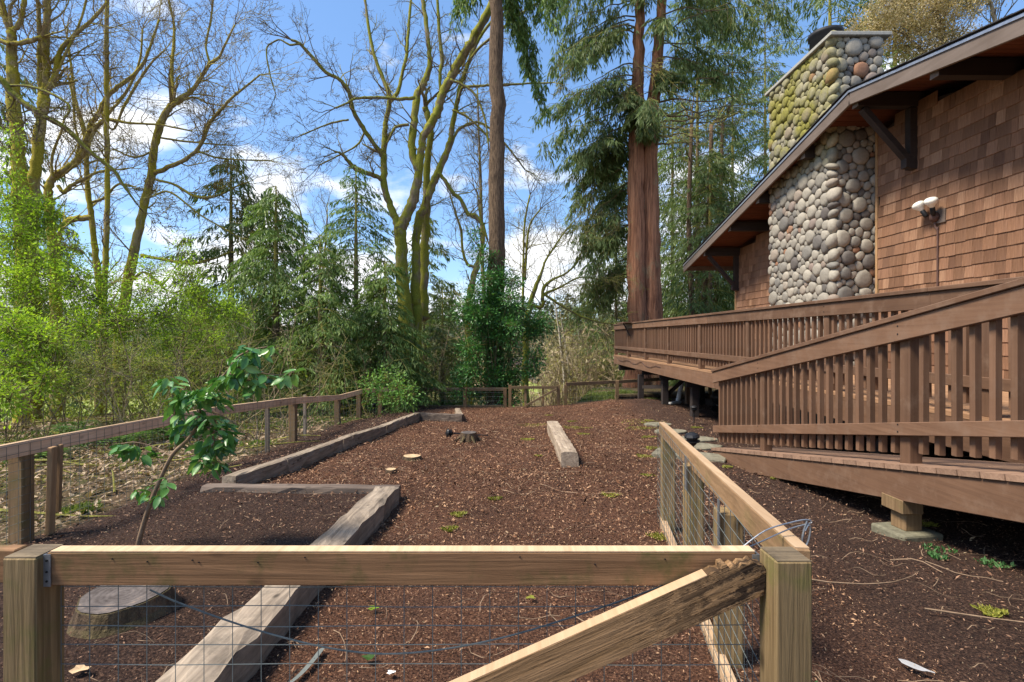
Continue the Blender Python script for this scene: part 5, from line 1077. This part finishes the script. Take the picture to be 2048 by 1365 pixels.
for i, (px0, px1, Y, w, lb_) in enumerate([(1386, 1378, 22, 12, 'leftmost slim dark trunk seen between the deck rail and the eave'), (1402, 1418, 23, 13, 'middle slim trunk leaning right below the eave'), (1428, 1440, 24, 10, 'rightmost slim trunk beside the far house corner')]):
    t = Tree('slim_trunk', lb_, 'tree', M['fir']); t.limb([(px0, 700, w), ((px0 + px1) / 2, 560, w * .9), (px1, 430, w * .8), (px1 + 5, 250, w * .6)], Y, 10, 1.3, root=True, lvl=1, start=.4); t.done()
t = Tree('catkin_tree', 'tan flowering tree above the roof at upper right', 'tree', M['birch']); 
t.limb([(1900, 300, 16), (1895, 180, 14), (1885, 90, 10), (1875, 30, 7), (1860, -60, 5)], 18, 26, 1.6, root=True, up=.2); t.limb([(2010, 250, 12), (2000, 120, 9), (1990, 40, 7), (1970, -30, 5), (1960, -100, 4)], 18, 22, 1.5, root=False, up=.2); t.limb([(1890, 160, 8), (1850, 110, 7), (1810, 70, 5), (1790, 60, 4)], 18, 12, 1.3)
e = t.done(); T = np.array(t.tips); T = T[(T[:, 0] < P(1960, 0, 18)[0])]; T = np.repeat(T, 12, 0) + BR.normal(0, .16, (len(T) * 12, 3)); mb = MB(); mb.cards(T, BR.normal(0, 1, T.shape) - (0, 0, .6), BR.normal(0, 1, T.shape), .09, .035); mb.build('catkins', M['tan'], e)

# laurel round the fir
def blob_shrub(name, label, cat, cells, mat, leafsize, per, stemmat='twig', base=None, seed=1, wd=.45, droop=.3, stems=True, hang=0):
    """cells: (px, py, Y, rx_px, ry_px, weight) leafy lobes; stems run from the base into each lobe"""
    rng = np.random.default_rng(seed); x, y = base; g = Gz(x, y); e = empty(name, (x, y, g), label, cat); fb = MB(); sb = MB()
    for (px, py, Y, rx, ry, w) in cells:
        c = P(px, py, Y); rx_, rz_ = rx * Y / F, ry * Y / F; n = int(per * w); nt = max(3, n // 14)
        d = rng.normal(0, 1, (nt, 3)); d /= np.linalg.norm(d, axis=1)[:, None]; q = c + d * rng.random((nt, 1)) ** .45 * np.array([rx_, rx_ * .8, rz_])
        q[:, 2] = np.maximum(q[:, 2], G(q[:, 0], q[:, 1]) + .05)
        if stems:
            m1 = np.array([x, y, g]) * .45 + c * .55 + rng.normal(0, .1, 3); sb.tube(smooth_path(np.array([[x + rng.normal(0, .05), y, g - .05], m1, c]), 4), np.linspace(max(.006, rx_ * .022), .004, 9), 4, cap=False)
            for k in range(nt): sb.tube(np.array([c * .7 + q[k] * .3 + rng.normal(0, .06, 3), (c + q[k]) / 2 + rng.normal(0, .04, 3), q[k] + (q[k] - c) * .15]), [.005, .004, .002], 3, cap=False)
        i = rng.integers(0, nt, n); A = q[i] + rng.normal(0, leafsize * 1.2, (n, 3)); D = (A - q[i]) / leafsize + d[i] * .6 + np.array([0, 0, -droop]) + rng.normal(0, .3, (n, 3)); L = leafsize * rng.uniform(.6, 1.25, n); fb.cards(A, D, np.array([0, 0, 1.]) + rng.normal(0, .6, (n, 3)), L, L * wd, .18)
    if stems: sb.build('stems', M[stemmat], e)
    fb.build('foliage', mat, e); return e
lc = []
for (py, cx, hw) in ((528, 995, 18), (560, 1000, 32), (590, 990, 50), (615, 1000, 62), (640, 985, 58), (660, 1010, 72), (690, 985, 55), (715, 1005, 60), (740, 985, 72), (765, 975, 65), (790, 985, 42)):
    n = max(2, int(hw / 10))
    for k in range(n):
        if random.random() < .17: continue
        lc.append((cx - hw + 2 * hw * (k + .5) / n + random.uniform(-14, 14), py + random.uniform(-13, 13), 13.75 + random.uniform(-.35, .35), random.uniform(14, 24), random.uniform(8, 13), 1))
lc += [(960, 505, 13.9, 14, 10, .5), (935, 610, 13.7, 20, 7, .7), (1075, 655, 13.7, 22, 7, .8), (1080, 640, 13.7, 14, 6, .4), (950, 470, 14, 12, 14, .3)]
blob_shrub('laurel_bush', 'dark glossy laurel climbing the foot of the straight fir trunk', 'bush', lc, M['hollyleaf'], .085, 520, base=(-.35, 13.7), seed=5)
# bright shrub at the left edging
rc = [(745, 770, 10.4, 22, 18, 1), (775, 755, 10.6, 20, 20, 1), (800, 775, 10.4, 24, 16, 1), (820, 790, 10.2, 16, 14, .7), (765, 795, 10.3, 22, 12, .9), (795, 798, 10.3, 18, 10, .6), (735, 800, 10.2, 12, 10, .4)]
blob_shrub('bright_shrub', 'bright leafy green shrub at the far end of the left bed', 'shrub', rc, M['rhodo'], .065, 240, base=(P(775, 0, 10.4)[0], 10.4), seed=6, wd=.5)
# lime undergrowth on the left
lime = [
 ('tallest lime green shrub against the leftmost maple trunk', (-9.2, 9.6), [(20, 290, 9.6, 18, 30, .3), (30, 400, 9.6, 35, 40, 1.0), (70, 440, 9.6, 40, 40, 1.2), (30, 480, 9.6, 40, 40, 1.2), (100, 430, 9.8, 30, 30, .7), (20, 350, 9.5, 16, 25, .3), (60, 520, 9.6, 50, 30, 1)]),
 ('lime green shrub under the bowed maple at left', (-8.2, 9.4), [(120, 500, 9.4, 40, 35, .8), (90, 560, 9.4, 50, 40, 1.2), (150, 570, 9.3, 40, 40, 1), (60, 610, 9.2, 50, 40, 1.2), (20, 570, 9.2, 40, 50, 1.2)]),
 ('lime green shrub at the far left edge above the fence', (-7.2, 7.2), [(20, 660, 7.2, 50, 35, 1.1), (80, 680, 7.2, 50, 30, 1), (30, 730, 7.0, 40, 30, .7), (10, 790, 6.4, 30, 35, .6), (90, 760, 6.8, 25, 30, .4)]),
 ('lime green thicket below the thin straight trunk', (-6.6, 9), [(190, 600, 9.4, 45, 35, 1.2), (230, 640, 9.2, 50, 35, 1.2), (170, 660, 9, 45, 35, 1.1), (210, 560, 9.6, 30, 30, .6)]),
 ('lime green thicket below the leaning maple', (-5.8, 9.5), [(290, 590, 9.8, 45, 32, 1.2), (270, 640, 9.5, 45, 35, 1.2), (330, 630, 9.8, 40, 35, 1.1), (300, 540, 10, 30, 25, .5)]),
 ('lime green bush left of the dense conifer', (-5.2, 10.5), [(370, 560, 11, 45, 35, 1.1), (400, 600, 11, 45, 35, 1.1), (360, 500, 11.2, 25, 30, .3), (440, 620, 11, 35, 35, .8), (385, 650, 10.6, 50, 30, 1)]),
 ('yellow green bush just left of the camellia top', (-4.9, 9), [(420, 680, 10, 40, 28, .7), (340, 690, 9.6, 45, 28, .7), (470, 640, 11, 30, 30, .6)]),
]
for i, (lb_, bs, cells) in enumerate(lime):
    cells = [(a + 0, b, c, d_ * 1.15, e_ * 1.15, w) for a, b, c, d_, e_, w in cells]
    blob_shrub('leafy_shrub', lb_, 'shrub', cells, M['lime'], .062, 950, base=bs, seed=30 + i, wd=.42)
ol = [('olive thicket filling the slope behind the lime shrubs at left', (-9.5, 12.5), [(40, 650, 12.5, 60, 40, 1), (120, 650, 12.5, 60, 40, 1), (200, 690, 12, 60, 34, 1), (280, 690, 12, 60, 34, 1), (60, 720, 11, 60, 30, 1), (150, 725, 11, 60, 30, 1)]),
      ('olive thicket low behind the fern and the dense conifer', (-6.5, 12), [(360, 680, 12, 60, 36, 1), (430, 650, 12.5, 50, 40, 1), (390, 730, 11, 60, 26, 1), (300, 730, 11, 50, 26, 1), (250, 640, 13, 60, 36, 1)]),
      ('olive brushy thicket behind the left fence near the camellia', (-5.2, 7.6), [(240, 720, 8.2, 60, 35, 1), (300, 740, 8, 50, 32, 1), (180, 740, 7.8, 50, 35, 1), (330, 780, 7.6, 35, 18, .5)]),
      ('olive brushy thicket at the far left behind the fence', (-6.8, 7), [(110, 720, 7.4, 50, 30, .8), (60, 760, 7, 50, 25, .6), (140, 770, 7, 40, 20, .4)]),
      ('olive thicket under the young conifers', (-4.6, 12), [(520, 740, 12, 70, 30, 1), (600, 730, 12, 60, 30, 1), (670, 750, 12, 50, 25, 1), (450, 700, 12, 50, 40, 1)]),
      ('olive thicket behind the back fence corner', (-2.2, 15), [(840, 730, 15, 50, 40, 1.1), (890, 740, 15, 40, 40, 1.1), (870, 690, 16, 50, 40, 1), (800, 760, 15, 40, 20, .8), (900, 780, 14.6, 40, 14, .6)])]
for i, (lb_, bs, cells) in enumerate(ol): blob_shrub('brushy_thicket', lb_, 'shrub', cells, M['olive'], .055, 700, base=bs, seed=50 + i, wd=.35)
rng = np.random.default_rng(314); n = 30000; y = rng.uniform(11.5, 30, n); x = -3.6 - rng.random(n) * (y * .95 - 3.6) ; cl_ = .5 + .5 * wob(x, y, .9); k = rng.random(n) < .35 + .65 * cl_; x, y = x[k], y[k]; cl_ = cl_[k]; n = len(x)
hh_ = rng.random(n) ** 1.3 * (.5 + 1.6 * cl_) ; C = np.stack([x, y, G(x, y) + hh_], 1); mb = MB(); D = rng.normal(0, 1, (n, 3)); D[:, 2] += .5; mb.cards(C, D, rng.normal(0, 1, (n, 3)) + (0, 0, .8), rng.uniform(.07, .16, n), .055); tag(mb.build('undergrowth', M['olive']), 'olive green undergrowth filling the slope behind the left trees', None, None, 'stuff')
# tangled bare stems in the brush
def stem_clump(name, label, bases, H0, seed, mat, n=14, per=18, cat='shrub', r=.009, lean=.5):
    rng = np.random.default_rng(seed); x, y = bases; g = Gz(x, y); e = empty(name, (x, y, g), label, cat); mb = MB()
    for k in range(n):
        bx, by = x + rng.normal(0, .45 * H0 * .6), y + rng.normal(0, .3 * H0 * .6); h = H0 * rng.uniform(.5, 1.1); d = np.array([rng.normal(0, lean * .6), rng.normal(0, lean * .4), 1.0]); p = np.array([bx, by, Gz(bx, by) - .03]); pts = [p]
        for j in range(7): d = d + rng.normal(0, .16, 3); d /= np.linalg.norm(d); p = p + d * h / 7; pts.append(p)
        pts = np.array(pts); mb.tube(pts, np.linspace(r, r * .35, 8), 4, cap=False); i = rng.integers(1, 8, per); A = pts[i]; L = h * rng.uniform(.12, .4, (per, 1)); s_ = rng.normal(0, 1, (per, 3)); s_ /= np.linalg.norm(s_, axis=1)[:, None]; s_[:, 2] = np.abs(s_[:, 2]) * .8; B = A + s_ * L; mb.spikes(A, B, r * .45)
        A2 = A + (B - A) * rng.uniform(.3, .9, (per, 1)); s2 = rng.normal(0, 1, (per, 3)); mb.spikes(A2, A2 + s2 * L * .3, r * .3)
    mb.build('stems', mat, e); return e
for i, (bx, by, h, lb_) in enumerate([(-6.2, 7.4, 2.2, 'tangle of bare stems behind the fence at far left'), (-5.2, 8.0, 2.2, 'tangle of bare upright stems in the lime thicket'), (-4.6, 9.2, 2.4, 'bare reddish stems left of the dense conifer'), (-7.8, 8.6, 2.8, 'bare stems under the leftmost trunks'), (-4.2, 7.4, 1.6, 'low bare stems behind the camellia leaves'), (-3.9, 10.5, 2.0, 'bare stems behind the left fence bend'), (-1.9, 14.6, 2.4, 'bare stems behind the back fence left of the laurel'), (1.9, 15.0, 1.5, 'bare stems just beyond the small gate')]):
    stem_clump('bare_bush', lb_, (bx, by), h, 90 + i, M['twig'] if i % 2 else M['twigtan'], 13)
# far brush bank, tan
rng = np.random.default_rng(123); mb = MB(); cb_ = MB()
for k in range(170):
    Y = rng.uniform(26, 95); px = rng.uniform(1035, 1260) if rng.random() < .6 else rng.uniform(300, 1450); x = (px - CX) * Y / F; g = Gz(x, Y); h = rng.uniform(2.5, 6.5) * (.6 + Y / 90)
    if 1030 < px < 1105: continue
    n = 26; A = np.array([x, Y, g]) + rng.normal(0, 1, (n, 3)) * (h * .14, h * .14, 0); B = A + np.stack([rng.normal(0, h * .22, n), rng.normal(0, h * .22, n), h * rng.uniform(.5, 1, n)], 1); mb.spikes(A, B, .018 + Y * .0006)
    i = rng.integers(0, n, 130); t_ = rng.uniform(.25, 1, (130, 1)); A2 = A[i] * (1 - t_) + B[i] * t_; D = rng.normal(0, 1, (130, 3)); D[:, 2] = np.abs(D[:, 2]); mb.spikes(A2, A2 + D * h * .13, .010 + Y * .0004)
    j = 60; i = rng.integers(0, n, j); t_ = rng.uniform(.3, 1.05, (j, 1)); C = A[i] * (1 - t_) + B[i] * t_ + rng.normal(0, h * .08, (j, 3)); cb_.cards(C, rng.normal(0, 1, (j, 3)), rng.normal(0, 1, (j, 3)), .22 + Y * .004, .10 + Y * .002)
tag(mb.build('far_brush', M['twigtan']), 'tan bare brush covering the bank beyond the gate', None, None, 'stuff'); tag(cb_.build('far_brush_leaves', M['brushtan']), 'dry tan and olive leaves of the far brush', None, None, 'stuff')
for i, (px, Y, h, w) in enumerate([(1118, 30, 7, 6), (1130, 31, 6, 5), (1165, 36, 6, 4)]):
    t = Tree('pale_sapling', ['pale thin birch like trunk left of two beyond the gate', 'pale thin birch like trunk right beside its twin beyond the gate', 'faint pale sapling between the gate and the deck end'][i], 'tree', M['birch']); g = Gz((px - CX) * Y / F, Y); pyb = CY + (E - g) * F / Y
    t.limb([(px + 14, pyb - 5, w), (px + 8, pyb - h * F / Y * .4, w * .8), (px - 4, pyb - h * F / Y * .8, w * .5), (px - 10, pyb - h * F / Y, w * .3)], Y, 16, 1.5, root=True, lvl=1); t.tw and None; t.done()
# valley: lawn path, shed, far forest
mb = MB(); yy = np.linspace(72, 88, 8); V = []
for y in yy: xc = 3.6 + (88 - y) * .12; w = 3 if y < 80 else 2; V += [(-8, y, Gz(-8, y) + .08), (9, y, Gz(9, y) + .08)]
mb.add(V, [(2 * i, 2 * i + 1, 2 * i + 3, 2 * i + 2) for i in range(len(yy) - 1) if yy[i] < 78]); tag(mb.build('gravel_road', plain('gravel', (.36, .32, .27), .95, ns=3)), 'pale gravel drive across the valley lawn', None, None, 'structure')
mb = MB(); V = []
for t_ in np.linspace(0, 1, 8): x = 8.2 - 4.2 * t_; y = 78 + 22 * t_; V += [(x - .6, y, Gz(x, y) + .12), (x + .6, y, Gz(x, y) + .12)]
mb.add(V, [(2 * i, 2 * i + 1, 2 * i + 3, 2 * i + 2) for i in range(7)]); tag(mb.build('garden_path', M['concrete']), 'narrow pale path leading to the far shed', None, None, 'structure')
sx, sy = P(1070, 0, 98)[0], 98; g = Gz(sx, sy); sh = empty('far_shed', (sx, sy, g), 'small far building with a dark door and white trim across the valley', 'shed')
mb = MB(); mb.box((sx - 1.5, sy + 2, g + 1.5), (6.5, 4, 3)); mb.build('wall', plain('shed_wall', (.3, .25, .2)), sh)
mb = MB(); mb.add([(sx - 5, sy - .6, g + 2.9), (sx + 2.1, sy - .6, g + 2.9), (sx + 2.1, sy + 2, g + 4.3), (sx - 5, sy + 2, g + 4.3), (sx - 5, sy + 4.6, g + 2.9), (sx + 2.1, sy + 4.6, g + 2.9)], [(0, 1, 2, 3), (3, 2, 5, 4)]); mb.build('roof', plain('shed_roof', (.1, .07, .06)), sh)
mb = MB(); mb.box((sx + .7, sy - .06, g + 1.2), (1.5, .1, 2.4)); mb.build('door', plain('dark_green_door', (.015, .035, .035)), sh)
for k in range(3):
    mb = MB(); mb.box((sx - 3.4 + k * 1.2, sy - .06, g + 1.5), (.8, .1, 1.0)); wn_ = mb.build('window', M['black'], sh); mb = MB(); mb.box((sx - 3.4 + k * 1.2, sy - .12, g + .9), (1.0, .08, .12)); mb.box((sx - 3.95 + k * 1.2, sy - .12, g + 1.4), (.12, .08, 1.3)); mb.build('frame', M['white'], wn_)
rng = np.random.default_rng(9); mb = MB()
def forest(n, y0, y1, hmin, hmax, cards, name, mat, label, spread=1.25):
    mb = MB(); tb = MB()
    for k in range(n):
        Y = y0 * (y1 / y0) ** rng.random(); x = rng.uniform(-spread, spread) * Y; 
        g = Gz(x, Y); h = rng.uniform(hmin, hmax); r = h * rng.uniform(.14, .24); m_ = cards; u = rng.random(m_) ** .8; a = rng.random(m_) * 6.283; rr = r * (1 - u) ** .75 * rng.uniform(.5, 1.05, m_)
        C = np.stack([x + np.cos(a) * rr, Y + np.sin(a) * rr, g + h * (.1 + .9 * u)], 1); D = np.stack([np.cos(a), np.sin(a), -.5 * np.ones(m_)], 1) + rng.normal(0, .3, (m_, 3)); L = h * .12 * rng.uniform(.6, 1.4, m_); mb.cards(C, D, np.array([0, 0, 1.]) + rng.normal(0, .5, (m_, 3)), L, L * .5)
        tb.tube(np.array([[x, Y, g - .3], [x, Y, g + h * .95]]), [h * .012, h * .003], 4, cap=False)
    tag(mb.build(name, mat), label, None, None, 'stuff'); tag(tb.build(name + '_trunks', M['twig']), 'trunks of ' + label, None, None, 'stuff')
forest(520, 125, 230, 10, 17, 75, 'far_forest', M['farforest'], 'wooded hillside across the valley')
forest(420, 230, 420, 14, 22, 55, 'ridge_forest', M['farforest'], 'farther wooded ridge on the skyline')

# sword ferns
def fern(x, y, s_, seed, label):
    rng = np.random.default_rng(seed); g = Gz(x, y); e = empty('sword_fern', (x, y, g), label, 'fern', 'sword ferns on the forest floor'); mb = MB()
    for k in range(16):
        a = k * .393 + rng.normal(0, .1); L = s_ * rng.uniform(.7, 1.1); n = 14; t_ = np.linspace(0.05, 1, n); p = np.stack([x + np.cos(a) * L * t_ * .8, y + np.sin(a) * L * t_ * .8, g + L * (1.0 * t_ - 1.0 * t_ ** 2 + .1)], 1); d = np.array([math.cos(a), math.sin(a), 0]); sd = np.array([-math.sin(a), math.cos(a), 0])
        for sg in (-1, 1): mb.cards(p, sd * sg + d * .35 + np.zeros((n, 3)), np.tile([0, 0, 1.], (n, 1)), L * .17 * np.sin(np.pi * np.clip(t_ * .9 + .1, 0, 1)) + .01, L * .05)
        mb.tube(p[::3], .003, 3, cap=False)
    mb.build('frond', M['fern'], e)
for i, (px, Y, s_, lb_) in enumerate([(340, 7.4, .75, 'big sword fern behind the camellia leaves'), (420, 8.2, .6, 'sword fern just left of the fence post'), (255, 6.8, .6, 'sword fern behind the long fence rail'), (95, 6.0, .5, 'sword fern near the left fence corner'), (905, 13.9, .5, 'sword fern left of the laurel at the back fence'), (150, 8.2, .6, 'sword fern under the far left shrubs'), (610, 12.4, .5, 'sword fern beneath the conifers')]):
    fern((px - CX) * Y / F, Y, s_, 200 + i, lb_)

# ------------------------------------------------------------------ camellia in the foreground bed
cy = 2.9
cm = empty('camellia', (P(275, 0, cy)[0], cy, Gz(P(275, 0, cy)[0], cy)), 'young big leaved camellia leaning right in the near left bed', 'shrub')
stems = [[(272, 1130, 11), (280, 1075, 10), (300, 1010, 9), (320, 960, 8), (345, 910, 8), (375, 880, 7), (395, 850, 6), (402, 810, 5), (425, 775, 5), (455, 742, 4), (475, 715, 4), (505, 700, 3), (535, 694, 2)],
         [(352, 903, 4), (350, 860, 3), (348, 810, 3), (338, 765, 2)], [(322, 958, 3), (300, 978, 2), (270, 985, 2)], [(345, 915, 3), (310, 895, 2), (270, 885, 2), (242, 888, 1.5)], [(398, 845, 4), (425, 860, 3), (450, 870, 2)], [(405, 800, 3), (380, 790, 3), (360, 775, 2)],
         [(425, 775, 3), (440, 745, 2), (445, 720, 2)], [(455, 745, 3), (490, 760, 3), (520, 765, 2)], [(480, 722, 3), (520, 745, 2), (565, 750, 1.5), (592, 742, 1.5)], [(375, 880, 3), (400, 905, 2), (430, 920, 2)], [(402, 815, 3), (440, 830, 3), (475, 850, 2)]]
mb = MB()
for st in stems:
    q = smooth_path(np.array([[*P(a, b, cy + .02 * math.sin(a)), w * cy / F / 2] for a, b, w in st]), 5); mb.tube(q[:, :3], q[:, 3], 8, .06)
mb.build('stem', M['stick'], cm, True)
LMs = []
for v in range(3):
    L, w_ = (.095, .047) if v < 2 else (.078, .036); V = []; K = 7
    for j in range(K):
        t_ = j / (K - 1); hw = w_ / 2 * math.sin(math.pi * min(1, max(.02, t_ ** .85))) ** .7 if 0 < j < K - 1 else .001; zc_ = -.018 * t_ ** 2 * (1 + v * .5); V += [(t_ * L, -hw, zc_ + .007), (t_ * L, 0, zc_), (t_ * L, hw, zc_ + .007)]
    mbl = MB(); mbl.add(V, [(3 * j + a, 3 * j + 3 + a, 3 * j + 4 + a, 3 * j + 1 + a) for j in range(K - 1) for a in (0, 1)]); me = np_mesh('leaf', np.concatenate(mbl.V), mbl.L, mbl.Z, True); me.materials.append(M['camleaf']); LMs.append(me)
cl = [(265, 897, 28, 8, 9), (250, 893, 15, 5, 3), (290, 905, 14, 12, 4), (270, 985, 8, 6, 2), (305, 985, 18, 14, 6), (332, 970, 8, 14, 3), (340, 765, 18, 14, 7), (352, 812, 18, 24, 10), (378, 800, 22, 20, 12), (405, 790, 25, 16, 14), (430, 800, 20, 15, 10), (360, 860, 16, 26, 11), (395, 840, 22, 22, 14), (430, 855, 30, 20, 18), (450, 880, 22, 14, 10), (420, 895, 26, 20, 16), (405, 920, 20, 14, 8), (435, 930, 20, 8, 6), (455, 755, 22, 14, 10), (485, 725, 22, 22, 14), (495, 760, 16, 22, 10), (500, 705, 24, 14, 10), (510, 780, 12, 12, 5), (540, 698, 12, 10, 3), (520, 760, 22, 16, 5), (568, 755, 14, 6, 3), (588, 745, 9, 6, 2), (440, 765, 10, 10, 4)]
r2 = random.Random(4)
for (px, py, rx, ry, n) in cl:
    for k in range(int(n * 2.5)):
        a = r2.random() * 6.28; q = r2.random() ** .6; x_, y_ = px + math.cos(a) * rx * q, py + math.sin(a) * ry * q; Yd = cy + r2.uniform(-.13, .13); o = link('leaf', LMs[r2.choice((0, 0, 1, 2))], cm, P(x_, y_, Yd))
        yaw = math.atan2(r2.gauss(0, 1), math.cos(a) + r2.gauss(0, .8)); o.rotation_euler = (r2.gauss(0, .5), r2.uniform(-.2, 1.0), yaw); s_ = r2.uniform(.55, .98); o.scale = (s_, s_, s_)
mb = MB()
for k in range(9): a = k * .7; c = P(482, 733, cy - .1); mb.tube(np.array([c, c + (math.cos(a) * .02, -.01, math.sin(a) * .018)]), .003, 4)
mb.build('dried_flower', M['rust'], cm)
print('OBJ', len(bpy.data.objects), 'TRIS', sum(len(o.data.loop_triangles) if False else sum(1 for _ in ()) for o in []) )
tot = 0; seen = set()
for o in bpy.data.objects:
    if o.type == 'MESH' and o.data.name not in seen:
        seen.add(o.data.name); a = np.zeros(len(o.data.polygons), dtype=np.int32); o.data.polygons.foreach_get('loop_total', a); tot += int((a - 2).sum())
print('TRIS', tot)
